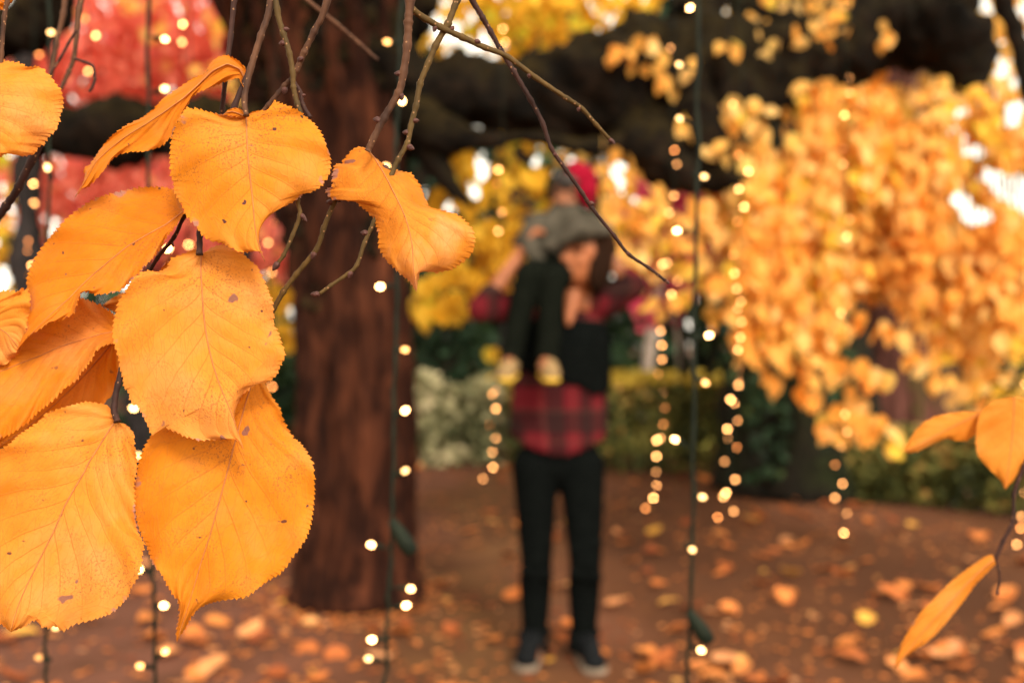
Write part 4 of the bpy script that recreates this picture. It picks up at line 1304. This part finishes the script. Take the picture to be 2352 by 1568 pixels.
def blade(parent, mid, left, right, d, mat, tilt=0.0, roll=0.0, bow=0.004, arch=0.0, fold=0.0, teeth=12.5, amp=7.2, n_veins=10, lean=0.33,
          quilt=0.00055, wave=0.0024, seed=0, label=None, fit=None):
    """one leaf: midrib and the two margins, base to tip (picture units); depth offsets in metres.
    tilt: tip farther, roll: the second side farther, bow: margins bent back, arch: lengthwise bend, fold: keel along the midrib"""
    n, m = 420, 28
    Mi, Lm = resample(mid, n, 10)
    tt = np.linspace(0, 1, n)
    sides = []
    for sgn, mg in ((-1, left), (1, right)):
        G, Lg = resample(mg, n, 4)
        tan = np.gradient(G, axis=0)
        tan /= np.linalg.norm(tan, axis=1)[:, None] + 1e-9
        nr = np.stack([-tan[:, 1], tan[:, 0]], 1)
        out = G - Mi
        flip = np.sign((nr * out).sum(1).mean())
        nr *= flip
        sl = tt * Lg
        r2 = np.random.default_rng(seed * 7 + sgn + 3)
        # toothed margin: forward-leaning teeth of uneven size, each with a smaller one
        ph = sl / teeth + 0.35 * np.interp(sl, np.linspace(0, Lg, 24), r2.normal(0, 1, 24))
        big = ph % 1.0
        saw = np.where(big < 0.78, big / 0.78, (1 - big) / 0.22)
        sm = (ph * 2.6) % 1.0
        saw2 = np.where(sm < 0.75, sm / 0.75, (1 - sm) / 0.25)
        size = np.interp(sl, np.linspace(0, Lg, 60), r2.uniform(0.55, 1.35, 60))
        env = np.clip(tt / 0.10, 0, 1) * np.clip((1 - tt) / 0.04, 0, 1)
        T_ = nr * (amp * (0.72 * saw + 0.28 * saw2 - 0.45) * size * env)[:, None] + tan * (amp * 0.40 * saw * size * env)[:, None]
        sides.append((sgn, G, T_))
    vs = np.concatenate([-(np.arange(m, 0, -1) / m), [0], np.arange(1, m + 1) / m])
    vs = np.sign(vs) * (1 - (1 - np.abs(vs)) ** 1.35)
    nv = len(vs)
    pos = np.zeros((n, nv, 2))
    for j, v in enumerate(vs):
        _, G, T_ = sides[0] if v < 0 else sides[1]
        a = abs(v)
        pos[:, j] = Mi * (1 - a) + G * a + T_ * a ** 16
    T, Vv = np.meshgrid(tt, vs, indexing='ij')
    A_ = np.abs(Vv)
    wv = T - lean * A_ ** 0.74
    phs = (wv * n_veins + np.sign(Vv) * 0.23) % 1.0
    groove = 1 - np.abs(phs - 0.5) * 2               # 1 on a side vein
    dep = d + tilt * (T - 0.5) + roll * Vv + bow * A_ ** 2 + arch * (T - 0.5) ** 2 * 4 + fold * A_
    dep = dep + quilt * (groove ** 3) * np.clip(A_ * 4, 0, 1) * np.clip(1.15 - A_, 0, 1) * 1.6
    # lifted, wavy rim and slow buckling
    dep = dep + wave * (A_ ** 2.5) * np.sin(wv * n_veins * 2 * math.pi * 0.5 + seed + np.sign(Vv))
    nz = np.zeros((n, nv))
    for i in range(0, n):
        for j in range(0, nv, 1):
            if (i % 5 == 0):
                nz[i, j] = noise.noise(Vector((T[i, j] * 3.2 + seed, Vv[i, j] * 1.7, seed * 1.7)))
    for i in range(n):
        i0 = i - i % 5
        i1 = min(i0 + 5, (n - 1) - (n - 1) % 5)
        f = (i % 5) / 5 if i1 > i0 else 0
        if i % 5:
            nz[i] = nz[i0] * (1 - f) + nz[i1] * f
    dep = dep + wave * 1.3 * nz
    X = (pos[..., 0] - 1176) / FP * dep
    Z = CAM_H - (pos[..., 1] - 784) / FP * dep
    W = np.stack([X, dep, Z], -1).reshape(-1, 3)
    idx = np.arange(n * nv).reshape(n, nv)
    F = np.stack([idx[:-1, :-1], idx[:-1, 1:], idx[1:, 1:], idx[1:, :-1]], -1).reshape(-1, 4)
    uv = np.stack([(Vv + 1) / 2, T], -1).reshape(-1, 2)
    o = mesh_obj('leaf', W, F, mat, parent, origin=W[m], uv=uv)
    if label: o['label'] = label
    # pale raised midrib on the face towards us
    rp_ = W.reshape(n, nv, 3)[:, m][::6] + np.array((0, -0.0001, 0))
    tube('midrib', rp_, np.linspace(0.00040, 0.00014, len(rp_)), RIB, o, 6)
    return o


RIB = mat_simple('leaf rib', (0.30, 0.10, 0.03), (0.50, 0.18, 0.05), 200, 0.6, 0.1)
STEMS = {}


def mat_twig(name, c0, c1):
    t = NT(name)
    o = t.coord('Object')
    f = t.noise(t.mapping(o, (1, 1, 0.25)), 160, 4, 0.6)
    c = t.ramp(f, [(0.3, c0), (0.7, c1)])
    v = t.n('ShaderNodeTexVoronoi', i_Scale=330.0)
    t.l(o, v.inputs['Vector'])
    dot = t.math('LESS_THAN', v.outputs['Distance'], 0.16)
    c = t.mix(t.math('MULTIPLY', dot, 0.7), c, (0.34, 0.17, 0.08))
    return t.surf(c, 0.7, t.bump(f, 0.5, 0.0008), 0.2)


TW = mat_twig('twig bark', (0.034, 0.014, 0.008), (0.115, 0.048, 0.022))
TWG = mat_twig('young green twig', (0.040, 0.024, 0.007), (0.105, 0.058, 0.015))
TWD = mat_twig('dark twig', (0.014, 0.006, 0.005), (0.050, 0.018, 0.012))
BUD = mat_simple('bud scales', (0.022, 0.008, 0.007), (0.10, 0.030, 0.020), 260, 0.5, 0.4, 0.35)


def twig(parent, pts, r0, r1, d, mat=None, d1=None, nodes=True, name='stem'):
    n0 = len(pts)
    d1 = d if d1 is None else d1
    P3 = [P(x, y, d + (d1 - d) * i / max(1, n0 - 1)) for i, (x, y) in enumerate(pts)]
    c = catmull(P3, 10)
    n = len(c)
    rr = np.linspace(px(r0, d), px(r1, d1), n)
    if nodes:
        for i in range(n):
            rr[i] *= 1 + 0.22 * math.exp(-((i % 10) - 0.0) ** 2 / 3.0) + 0.05 * math.sin(i * 1.7)
    STEMS.setdefault(parent.name, []).append((c, rr))
    return tube(name, c, rr, mat or TW, parent, 12, rough=0.12, scale=420)


def bud(parent, x, y, d, ang, ln=11.0, wd=7.0):
    """ang: picture direction of the bud's tip in degrees, 0 = towards +x, 90 = down"""
    a = R(ang)
    ax = Vector((math.cos(a), -0.25, -math.sin(a))).normalized()
    best = None
    for c, rr in STEMS[parent.name]:
        u = 1176 + c[:, 0] / c[:, 1] * FP
        v = 784 - (c[:, 2] - CAM_H) / c[:, 1] * FP
        q = (u - x) ** 2 + (v - y) ** 2
        k = int(np.argmin(q))
        if best is None or q[k] < best[0]:
            best = (q[k], c[k], rr[k], np.array((x - u[k], y - v[k])))
    _, sp_, sr, off = best
    d = float(sp_[1])
    l_, r_ = px(ln, d) * 2.0, px(wd, d)
    o_ = Vector((off[0], 0, -off[1]))
    if o_.length > 1.5:
        o_ = o_.normalized()
        ax = (ax * 0.75 + o_ * 0.6).normalized()
    else:
        o_ = ax
    b = Vector(sp_) + o_ * sr * 0.5 + ax * l_ * 0.36
    pts = [np.array(b + ax * l_ * (t - 0.45)) for t in (0, .08, .22, .4, .58, .75, .9, 1.0)]
    rr = [r_ * k for k in (.45, .75, .97, 1.0, .9, .65, .35, .06)]
    return tube('bud', pts, rr, BUD, parent, 12, rough=0.16, scale=700)


def near(name, loc, label):
    return empty(name, P(*loc), label, 'branch', 'twigs of the weeping tree hanging close by')


HUE = (0.67, 0.228, 0.014)
HUEP = (0.69, 0.246, 0.026)
HUEO = (0.63, 0.195, 0.009)
blades = [mat_blade('leaf blade %d' % k, h, nvn, ln_, seed=k * 3.1 + 1, specks=sp_, pale=pl) for k, (h, nvn, ln_, sp_, pl) in enumerate([
    (HUE, 10, 0.33, 1.4, 0.3), (HUE, 10, 0.33, 1.3, 0.3), (HUEP, 10, 0.33, 1.2, 0.4), (HUEO, 10, 0.33, 1.2, 0.3), (HUEP, 10, 0.33, 0.6, 0.9), (HUEO, 10, 0.33, 0.8, 0.4)])]

# --- the big cluster
b1 = near('leafy_branch', (640, -420, 0.485), 'near branch with a hanging cluster of large orange toothed leaves')
twig(b1, [(640, -420), (632, -200), (622, 0), (600, 80), (578, 150), (562, 225), (566, 266)], 8.5, 6.0, 0.487, TW, 0.474)
twig(b1, [(578, 150), (540, 240), (500, 360), (470, 470), (460, 530), (458, 585)], 6.5, 7.0, 0.497, TWD, 0.484)
twig(b1, [(460, 470), (425, 495), (400, 545), (362, 592), (335, 640)], 5.0, 4.0, 0.503, TWD, 0.505)
bud(b1, 398, 562, 0.503, 80, 7, 3.5)
twig(b1, [(458, 585), (420, 660), (330, 760), (290, 820), (272, 880), (262, 935), (270, 968)], 5, 7.5, 0.494, TWD, 0.482)
twig(b1, [(300, 800), (380, 830), (470, 850), (510, 862)], 4, 3, 0.503, TWD, 0.500)
c1 = (0, 0, 1.96)
blade(b1, crop([(1930, 640), (1880, 540), (1780, 500), (1660, 560), (1580, 640), (1450, 760), (1300, 870), (1150, 970), (1000, 1060), (870, 1160), (760, 1260), (690, 1380), (580, 1560)], *c1),
      crop([(1950, 640), (1945, 590), (1920, 530), (1870, 475), (1780, 430), (1700, 450), (1650, 495), (1600, 580), (1500, 620), (1400, 690), (1280, 770), (1210, 850), (1120, 920), (990, 980), (880, 1060), (800, 1150), (740, 1240), (700, 1295), (655, 1320), (665, 1380), (650, 1440), (620, 1500), (580, 1560)], *c1),
      crop([(1910, 690), (1870, 610), (1780, 635), (1650, 690), (1560, 720), (1500, 770), (1470, 830), (1430, 890), (1380, 980), (1350, 1060), (1290, 1130), (1240, 1160), (1130, 1190), (1020, 1190), (940, 1210), (880, 1250), (820, 1330), (750, 1410), (690, 1470), (640, 1480), (580, 1560)], *c1),
      0.489, blades[3], tilt=-0.004, roll=-0.006, bow=0.001, arch=0.006, fold=0.004, seed=1, amp=5, label='narrow twisted leaf seen almost edge on')
c2 = (600, 350, 2.24)
blade(b1, crop([(862, 250), (868, 440), (880, 650), (900, 830), (920, 1000), (928, 1090), (940, 1230), (962, 1370), (990, 1465), (1035, 1570)], *c2),
      crop([(855, 262), (780, 266), (650, 250), (500, 215), (400, 188), (320, 185), (270, 260), (230, 340), (205, 420), (185, 490), (180, 560), (178, 640), (180, 720), (188, 800), (210, 850), (212, 930), (250, 1000), (290, 1060), (310, 1130), (360, 1190), (420, 1255), (470, 1325), (540, 1375), (600, 1385), (650, 1395), (730, 1440), (810, 1475), (880, 1475), (940, 1455), (968, 1440), (1000, 1495), (1035, 1570)], *c2),
      crop([(875, 245), (920, 215), (990, 205), (1062, 208), (1090, 160), (1120, 122), (1180, 145), (1250, 170), (1330, 205), (1400, 265), (1470, 320), (1530, 400), (1570, 490), (1605, 580), (1618, 640), (1618, 745), (1590, 810), (1560, 850), (1520, 895), (1440, 935), (1390, 940), (1330, 990), (1250, 1040), (1160, 1080), (1080, 1120), (1010, 1190), (980, 1260), (968, 1340), (985, 1420), (1010, 1510), (1035, 1570)], *c2),
      0.474, blades[0], tilt=-0.010, roll=0.002, bow=0.004, arch=0.003, fold=-0.001, seed=2, label='broad heart-shaped leaf, highest of the large cluster')
# the turned-over lobe behind its stalk
blade(b1, crop([(860, 262), (800, 235), (740, 215), (690, 225), (650, 250)], *c2), crop([(862, 205), (835, 210), (800, 190), (760, 180), (700, 200), (650, 250)], *c2),
      crop([(855, 270), (780, 272), (720, 268), (690, 262), (650, 250)], *c2), 0.479, blades[3], bow=0.001, wave=0.0006, seed=21, amp=1.0, quilt=0.0002, label='small turned-over lobe at the stalk of the top leaf')
c4 = (400, 930, 1.8025)
blade(b1, crop([(732, 140), (726, 250), (735, 400), (745, 560), (760, 690), (785, 830), (815, 950), (850, 1060), (885, 1150), (930, 1255), (965, 1350), (1000, 1450), (1040, 1572)], *c4),
      crop([(725, 145), (690, 118), (620, 145), (560, 165), (505, 188), (500, 220), (470, 268), (400, 285), (340, 272), (290, 290), (230, 340), (180, 430), (130, 500), (115, 570), (95, 650), (90, 730), (100, 800), (135, 900), (140, 970), (168, 1060), (168, 1110), (205, 1150), (225, 1230), (280, 1250), (305, 1310), (340, 1380), (372, 1462), (410, 1410), (450, 1388), (500, 1420), (560, 1440), (610, 1470), (660, 1480), (720, 1500), (790, 1490), (850, 1495), (900, 1490), (960, 1480), (1000, 1510), (1040, 1572)], *c4),
      crop([(745, 150), (800, 110), (860, 88), (905, 92), (960, 120), (1030, 150), (1080, 200), (1140, 250), (1170, 320), (1205, 390), (1220, 440), (1245, 490), (1255, 600), (1252, 660), (1290, 730), (1310, 800), (1330, 850), (1335, 890), (1320, 925), (1300, 960), (1280, 1020), (1240, 1060), (1190, 1080), (1130, 1085), (1090, 1110), (1060, 1145), (1030, 1160), (1000, 1220), (972, 1270), (965, 1340), (985, 1420), (1010, 1500), (1040, 1572)], *c4),
      0.481, blades[2], tilt=-0.016, roll=0.004, bow=0.005, arch=0.004, seed=3, label='large pale orange leaf in the middle of the cluster')
c5 = (480, 1500, 1.4524)
blade(b1, crop([(775, 0), (765, 50), (730, 160), (690, 310), (660, 420), (610, 610), (570, 760), (520, 940), (470, 1090), (415, 1280), (370, 1420), (330, 1550)], *c5),
      crop([(760, 0), (600, 100), (400, 200), (240, 290), (190, 340), (160, 380), (130, 440), (105, 520), (90, 600), (84, 660), (85, 760), (100, 860), (125, 930), (155, 990), (180, 1070), (200, 1110), (240, 1150), (270, 1210), (310, 1280), (335, 1300), (345, 1360), (338, 1430), (325, 1500), (330, 1550)], *c5),
      crop([(790, 0), (840, 40), (880, 120), (930, 190), (945, 250), (975, 310), (1010, 365), (1050, 395), (1090, 450), (1122, 510), (1130, 600), (1130, 700), (1120, 800), (1105, 880), (1080, 950), (1040, 1010), (1000, 1060), (970, 1110), (920, 1160), (870, 1185), (810, 1230), (760, 1270), (720, 1290), (640, 1300), (570, 1310), (500, 1330), (450, 1360), (410, 1410), (380, 1470), (350, 1510), (330, 1550)], *c5),
      0.497, blades[1], tilt=-0.010, roll=0.006, bow=0.001, arch=0.002, fold=0.002, seed=4, label='lowest leaf of the cluster with a long drawn-out tip')
c6 = (0, 1500, 1.4514)
blade(b1, crop([(680, 255), (640, 310), (590, 390), (520, 500), (480, 580), (430, 660), (370, 770), (320, 890), (280, 970), (215, 1100), (160, 1210), (120, 1300), (85, 1400), (62, 1490)], *c6),
      crop([(685, 240), (650, 200), (620, 172), (560, 160), (500, 152), (430, 170), (340, 195), (270, 220), (230, 265), (180, 300), (110, 345), (60, 395), (0, 430), (-80, 480), (-180, 600), (-240, 760), (-240, 950), (-200, 1150), (-130, 1320), (-50, 1430), (10, 1445), (40, 1470), (62, 1490)], *c6),
      crop([(685, 295), (710, 275), (745, 295), (780, 340), (780, 390), (785, 430), (793, 480), (798, 530), (785, 600), (778, 640), (784, 700), (782, 780), (790, 860), (805, 920), (840, 980), (826, 1040), (822, 1100), (798, 1180), (762, 1230), (742, 1290), (690, 1345), (640, 1385), (560, 1412), (500, 1428), (430, 1445), (365, 1488), (330, 1455), (290, 1465), (245, 1462), (225, 1412), (190, 1425), (150, 1455), (110, 1470), (62, 1490)], *c6),
      0.476, blades[2], tilt=-0.016, roll=-0.002, bow=0.003, arch=0.003, fold=0.001, seed=5, label='broad leaf with deep side veins, lowest and outermost in the cluster')
c3 = (0, 700, 1.96)
blade(b1, crop([(1438, 285), (1300, 390), (1150, 470), (1000, 560), (850, 680), (720, 790), (620, 885), (540, 970), (400, 1090), (250, 1240), (130, 1380)], *c3),
      crop([(1435, 275), (1405, 200), (1385, 130), (1300, 95), (1200, 92), (1100, 97), (980, 120), (870, 145), (760, 180), (680, 220), (600, 280), (520, 340), (450, 420), (390, 490), (310, 590), (280, 640), (240, 720), (208, 815), (215, 900), (222, 980), (215, 1060), (190, 1180), (150, 1290), (130, 1380)], *c3),
      crop([(1440, 300), (1420, 340), (1370, 410), (1310, 480), (1260, 570), (1200, 650), (1130, 720), (1060, 800), (1010, 850), (940, 908), (890, 918), (830, 930), (740, 938), (700, 915), (640, 918), (620, 960), (600, 1020), (580, 1085), (530, 1112), (440, 1150), (390, 1152), (300, 1215), (230, 1252), (170, 1320), (130, 1380)], *c3),
      0.491, blades[3], tilt=-0.006, roll=-0.009, bow=0.003, arch=0.004, seed=6, label='leaf tilted sideways above the middle leaf, rusty near its stalk')
c8 = (0, 1100, 2.2404)
blade(b1, crop([(1060, 500), (900, 530), (700, 590), (540, 640), (340, 730), (180, 790), (60, 840), (-100, 900), (-260, 960)], *c8),
      crop([(1060, 470), (1050, 400), (1000, 330), (900, 270), (830, 240), (720, 200), (600, 230), (480, 300), (300, 440), (100, 570), (-100, 720), (-260, 960)], *c8),
      crop([(1060, 540), (1020, 610), (950, 625), (900, 650), (850, 690), (820, 760), (770, 830), (720, 880), (700, 930), (640, 975), (570, 1020), (500, 1100), (430, 1160), (350, 1220), (240, 1330), (130, 1400), (90, 1430), (0, 1455), (-120, 1470), (-230, 1300), (-280, 1100), (-260, 960)], *c8),
      0.503, blades[5], tilt=0.0, roll=-0.012, bow=-0.001, fold=-0.003, seed=7, label='creased leaf behind the middle leaf, one half shaded')
blade(b1, crop([(-380, 300), (-250, 350), (-100, 420), (60, 520), (180, 660)], *c8),
      crop([(-380, 280), (-250, 200), (-100, 170), (0, 152), (60, 138), (140, 145), (180, 150), (190, 118), (250, 130), (270, 200), (272, 300), (250, 420), (215, 560), (180, 660)], *c8),
      crop([(-380, 320), (-400, 500), (-330, 680), (-200, 800), (-60, 840), (60, 790), (140, 730), (180, 660)], *c8),
      0.4985, blades[2], tilt=-0.002, roll=0.002, bow=0.002, seed=8, label='pale leaf with a rusty blotch, cut by the picture edge')
blade(b1, crop([(1050, 560), (930, 700), (800, 850), (650, 1010), (500, 1150), (350, 1280), (200, 1400), (-50, 1560)], *c8),
      crop([(1030, 540), (800, 590), (600, 740), (400, 940), (200, 1150), (0, 1350), (-50, 1560)], *c8),
      crop([(1062, 600), (1078, 750), (1040, 950), (1012, 1070), (950, 1130), (900, 1190), (700, 1340), (400, 1480), (100, 1530), (-50, 1560)], *c8),
      0.522, blades[5], tilt=-0.004, roll=0.002, bow=0.002, seed=9, amp=3, label='shaded soft-edged leaf at the back of the cluster')
blade(b1, crop([(1400, 420), (1250, 330), (1100, 270), (920, 272)], *c8), crop([(1400, 380), (1300, 180), (1180, 130), (1080, 165), (990, 215), (920, 268)], *c8),
      crop([(1400, 460), (1250, 450), (1100, 380), (990, 310), (920, 276)], *c8), 0.545, blades[5], bow=0.002, seed=10, amp=2, label='sliver of a leaf glimpsed behind the middle leaf')
blade(b1, crop([(480, 205), (550, 260), (600, 330), (640, 420), (650, 520)], *c4) , crop([(480, 200), (440, 260), (450, 350), (520, 440), (600, 500), (650, 520)], *c4),
      crop([(480, 210), (560, 220), (640, 260), (700, 350), (690, 450), (650, 520)], *c4), 0.51, blades[5], bow=0.002, seed=11, amp=2, label='leaf hidden behind the middle leaf')

# --- leaf cut by the picture edge and its twig
b0 = near('leafy_branch', (-60, -300, 0.48), 'near twig with one leaf half out of the picture beside the pink maple')
twig(b0, [(-60, -300), (-80, 0), (-100, 160), (-78, 262)], 6, 4, 0.49, TW, 0.48)
twig(b0, [(110, 300), (76, 362), (42, 430), (15, 472), (-20, 520)], 8, 9, 0.545, TWD, 0.55)
twig(b0, [(-78, 262), (0, 300), (60, 310), (110, 300)], 5, 7, 0.50, TWD, 0.545)
blade(b0, crop([(-270, 520), (-235, 700), (-190, 900), (-130, 1080), (-40, 1290)], *c1),
      crop([(-270, 520), (-350, 470), (-480, 600), (-520, 800), (-460, 1000), (-300, 1180), (-150, 1240), (-40, 1290)], *c1),
      crop([(-270, 510), (-190, 445), (-70, 432), (50, 478), (150, 492), (230, 528), (300, 520), (345, 550), (400, 600), (440, 660), (478, 705), (496, 780), (494, 850), (472, 900), (463, 970), (430, 1030), (380, 1070), (350, 1130), (305, 1150), (275, 1205), (185, 1228), (140, 1195), (70, 1190), (10, 1225), (-40, 1290)], *c1),
      0.474, blades[2], tilt=-0.012, roll=0.006, bow=0.006, seed=12, label='broad leaf with its stalk outside the picture')
blade(b0, crop([(-120, -60), (-40, -20), (30, 20), (62, 58)], *c1), crop([(-120, -60), (-60, -90), (60, -60), (105, 0), (62, 58)], *c1), crop([(-120, -60), (-110, 30), (-40, 75), (20, 82), (62, 58)], *c1),
      0.495, blades[3], bow=0.002, seed=13, amp=2, label='tip of a leaf in the picture corner')
twig(b0, [(40, -200), (24, -40), (10, 40), (4, 120), (0, 200)], 6, 4, 0.49, TW)

# --- forked budded twig
b2 = near('budded_twig', (632, -300, 0.478), 'bare forked twig with round buds behind the highest heart-shaped leaf')
twig(b2, [(620, -300), (628, -100), (636, 20), (650, 75), (664, 120), (672, 165), (674, 200), (682, 235), (700, 300), (700, 400), (684, 460), (689, 492), (672, 540), (652, 585), (640, 602)], 7, 4.2, 0.48, TWG, 0.487)
twig(b2, [(790, -200), (752, 0), (722, 72), (700, 118), (682, 160), (672, 180), (655, 196), (618, 240), (600, 262)], 8, 5, 0.482, TW, 0.492)
twig(b2, [(676, 190), (690, 212), (695, 240), (712, 270)], 4, 5, 0.486, TWD)
for x, y, a, ln, wd in [(674, 60, 10, 8, 6), (646, 100, 160, 8, 6.5), (686, 137, 30, 9, 7), (656, 205, 120, 9, 7.5), (694, 495, 60, 12, 6), (638, 604, 110, 12, 7.5), (708, 217, 0, 5, 4)]:
    bud(b2, x, y, 0.478, a, ln, wd)
# --- twig with the single drooping leaf
b3 = near('leafy_branch', (948, -300, 0.475), 'near twig with one wide drooping leaf and a long budded side shoot')
twig(b3, [(955, -300), (948, -80), (942, 0), (938, 50), (936, 100), (927, 165), (916, 212), (884, 268), (858, 318), (845, 348)], 11, 7, 0.476, TW, 0.478)
for x, y, a, ln, wd in [(856, 268, 175, 10, 8), (905, 166, 170, 9, 7), (918, 214, 100, 10, 7)]:
    bud(b3, x, y, 0.474, a, ln, wd)
twig(b3, [(946, 22), (975, 42), (1010, 62), (1060, 85), (1110, 108), (1165, 130), (1230, 178), (1300, 225), (1335, 248), (1368, 285), (1398, 318)], 8, 4.2, 0.478, TWG, 0.52)
for x, y, a, ln, wd in [(998, 66, 100, 8, 6), (1040, 56, 330, 7, 6), (1092, 94, 60, 8, 6.5), (1200, 195, 60, 6, 5), (1402, 322, 45, 10, 5.5), (1325, 252, 70, 6, 5)]:
    bud(b3, x, y, 0.483 if x < 1150 else 0.505 if x < 1350 else 0.52, a, ln, wd)
cr = (1250, 550, 2.4129)
blade(b3, crop([(545, 135), (600, 200), (680, 330), (740, 440), (800, 560), (850, 660), (900, 780), (940, 920), (965, 1050), (970, 1160), (975, 1260), (990, 1370), (1005, 1490)], *cr),
      crop([(530, 110), (490, 95), (440, 88), (380, 120), (330, 180), (295, 220), (285, 250), (218, 260), (197, 330), (187, 410), (190, 488), (125, 500), (150, 560), (200, 602), (260, 595), (420, 615), (460, 660), (540, 720), (590, 790), (622, 870), (638, 960), (635, 1050), (660, 1100), (690, 1160), (750, 1220), (800, 1270), (850, 1320), (910, 1360), (945, 1400), (970, 1440), (1005, 1490)], *cr),
      crop([(560, 140), (580, 180), (640, 220), (700, 275), (760, 315), (850, 325), (958, 345), (985, 390), (1030, 440), (1060, 510), (1080, 570), (1102, 620), (1115, 660), (1160, 690), (1250, 705), (1350, 730), (1420, 760), (1500, 830), (1550, 890), (1570, 990), (1558, 1070), (1525, 1140), (1465, 1195), (1400, 1240), (1340, 1278), (1260, 1290), (1200, 1305), (1130, 1290), (1062, 1270), (1030, 1320), (1015, 1390), (1010, 1450), (1005, 1490)], *cr),
      0.478, blades[4], tilt=-0.014, roll=0.003, bow=0.010, arch=0.006, fold=0.004, seed=14, label='wide drooping saddle-shaped leaf with a pointed tip')
# --- twig passing behind the drooping leaf
b4 = near('budded_twig', (1065, -300, 0.49), 'bare budded twig passing behind the saddle-shaped drooping leaf')
twig(b4, [(1120, -300), (1075, -60), (1050, 0), (1030, 52), (1002, 102), (985, 142), (965, 192), (956, 240), (944, 288), (936, 328), (916, 364), (900, 400), (880, 460), (860, 508), (838, 556), (820, 608), (800, 628), (762, 654), (735, 674)], 8, 4, 0.49, TWG, 0.487)
twig(b4, [(905, 390), (830, 400), (785, 430), (768, 465), (745, 520), (727, 572), (682, 628), (652, 668), (630, 706), (600, 760)], 5, 6, 0.494, TWG, 0.512)
for x, y, a, ln, wd in [(948, 278, 20, 8, 6), (922, 302, 170, 8, 6), (942, 338, 30, 10, 7.5), (890, 386, 180, 8, 6.5), (832, 528, 165, 9, 7), (807, 624, 110, 9, 6.5), (728, 678, 200, 11, 7), (724, 577, 110, 10, 7), (752, 458, 150, 9, 7), (795, 460, 90, 8, 6)]:
    bud(b4, x, y, 0.486, a, ln, wd)
# --- long bare twig crossing in front of the child
b5 = near('bare_twig', (1060, -300, 0.5), 'long bare twig slanting down in front of the child')
twig(b5, [(1000, -300), (1050, -80), (1085, 0), (1108, 40), (1125, 70), (1150, 115), (1180, 165), (1216, 225), (1246, 282), (1266, 340), (1300, 390), (1335, 440), (1360, 478), (1410, 540), (1442, 582), (1490, 615), (1528, 644)], 7, 3.4, 0.50, TWD, 0.535)
for x, y, a, ln, wd in [(1355, 466, 60, 6, 6), (1528, 644, 40, 6, 4), (1272, 352, 60, 5, 5), (1440, 580, 50, 5, 4), (1180, 160, 60, 5, 5)]:
    bud(b5, x, y, 0.52, a, ln, wd)
# --- dark straight twig and softer ones further off
b6 = near('bare_twig', (545, -300, 0.51), 'thin straight dark twig in front of the pink maple')
twig(b6, [(560, -300), (545, -60), (538, 0), (530, 80), (518, 180), (511, 250), (505, 330)], 6, 5, 0.515, TWD)
b7 = near('bare_twig', (150, -300, 0.66), 'two soft-edged bare twigs ending in a crooked spur')
twig(b7, [(170, -300), (152, -40), (146, 30), (130, 100), (118, 168), (100, 240)], 7, 4, 0.66, TW)
twig(b7, [(205, -300), (190, -40), (183, 20), (176, 80), (170, 132), (158, 165), (140, 205)], 7, 4, 0.62, TW)
twig(b7, [(172, 135), (192, 142), (213, 152), (218, 180), (212, 200), (205, 211)], 3.2, 3, 0.60, TWD)
twig(b7, [(176, 70), (160, 95), (138, 135), (116, 170)], 3.2, 2.6, 0.61, TWD)
b8 = near('bare_twig', (620, -120, 0.75), 'faint soft twig across the dark top of the trunk')
twig(b8, [(560, -200), (640, -60), (705, 0), (770, 52), (820, 95), (868, 138)], 5, 3, 0.75, TW)
# --- drooping leaves at the other side of the picture
b9 = near('leafy_branch', (2420, 500, 0.69), 'soft-edged twig with three drooping orange leaves over the fallen leaves')
cq = (3500, 1550, 1.3641)
twig(b9, [(2420, 500), (2400, 800), (2380, 1000), (2352, 1070), (2330, 1130), (2328, 1180), (2322, 1208), (2305, 1240), (2288, 1280)], 5, 4, 0.69, TWD)
twig(b9, [(2288, 1280), (2294, 1310), (2296, 1335), (2292, 1356)], 2.6, 2.4, 0.69, TWD)
bud(b9, 2292, 1356, 0.62, 100, 5, 4)
SOFT = mat_blade('soft leaf blade', (0.66, 0.235, 0.027), 10, 0.33, 40.0, 0.3, 0.3)
blade(b9, crop([(575, 140), (450, 200), (330, 260), (240, 310), (156, 352)], *cq), crop([(570, 130), (480, 128), (400, 140), (330, 155), (270, 185), (220, 230), (190, 280), (165, 320), (156, 352)], *cq),
      crop([(575, 180), (548, 255), (500, 290), (440, 290), (400, 275), (350, 290), (290, 320), (230, 350), (190, 356), (156, 352)], *cq), 0.70, SOFT, seed=15, amp=2, quilt=0.0001, wave=0.001, label='narrow leaf pointing away sideways')
blade(b9, crop([(760, 50), (755, 200), (740, 350), (725, 460), (710, 556)], *cq), crop([(750, 48), (700, 60), (650, 70), (600, 110), (568, 150), (555, 220), (547, 300), (560, 370), (600, 420), (640, 460), (690, 510), (710, 556)], *cq),
      crop([(770, 48), (813, 55), (880, 70), (930, 140), (950, 230), (900, 330), (820, 410), (760, 500), (710, 556)], *cq), 0.69, SOFT, seed=16, amp=2, quilt=0.0001, wave=0.001, tilt=-0.004, label='broad pointed leaf beside the twig')
blade(b9, crop([(650, 935), (560, 1010), (470, 1100), (360, 1220), (260, 1330), (170, 1450), (108, 1532)], *cq), crop([(640, 910), (600, 920), (500, 990), (420, 1050), (330, 1140), (260, 1210), (190, 1310), (140, 1400), (115, 1480), (108, 1532)], *cq),
      crop([(660, 960), (600, 1020), (550, 1070), (500, 1140), (440, 1220), (380, 1290), (330, 1350), (265, 1400), (200, 1440), (160, 1470), (125, 1520), (108, 1532)], *cq), 0.68, SOFT, seed=17, amp=2.5, quilt=0.0001, wave=0.001, tilt=-0.006, label='long narrow leaf hanging lowest')
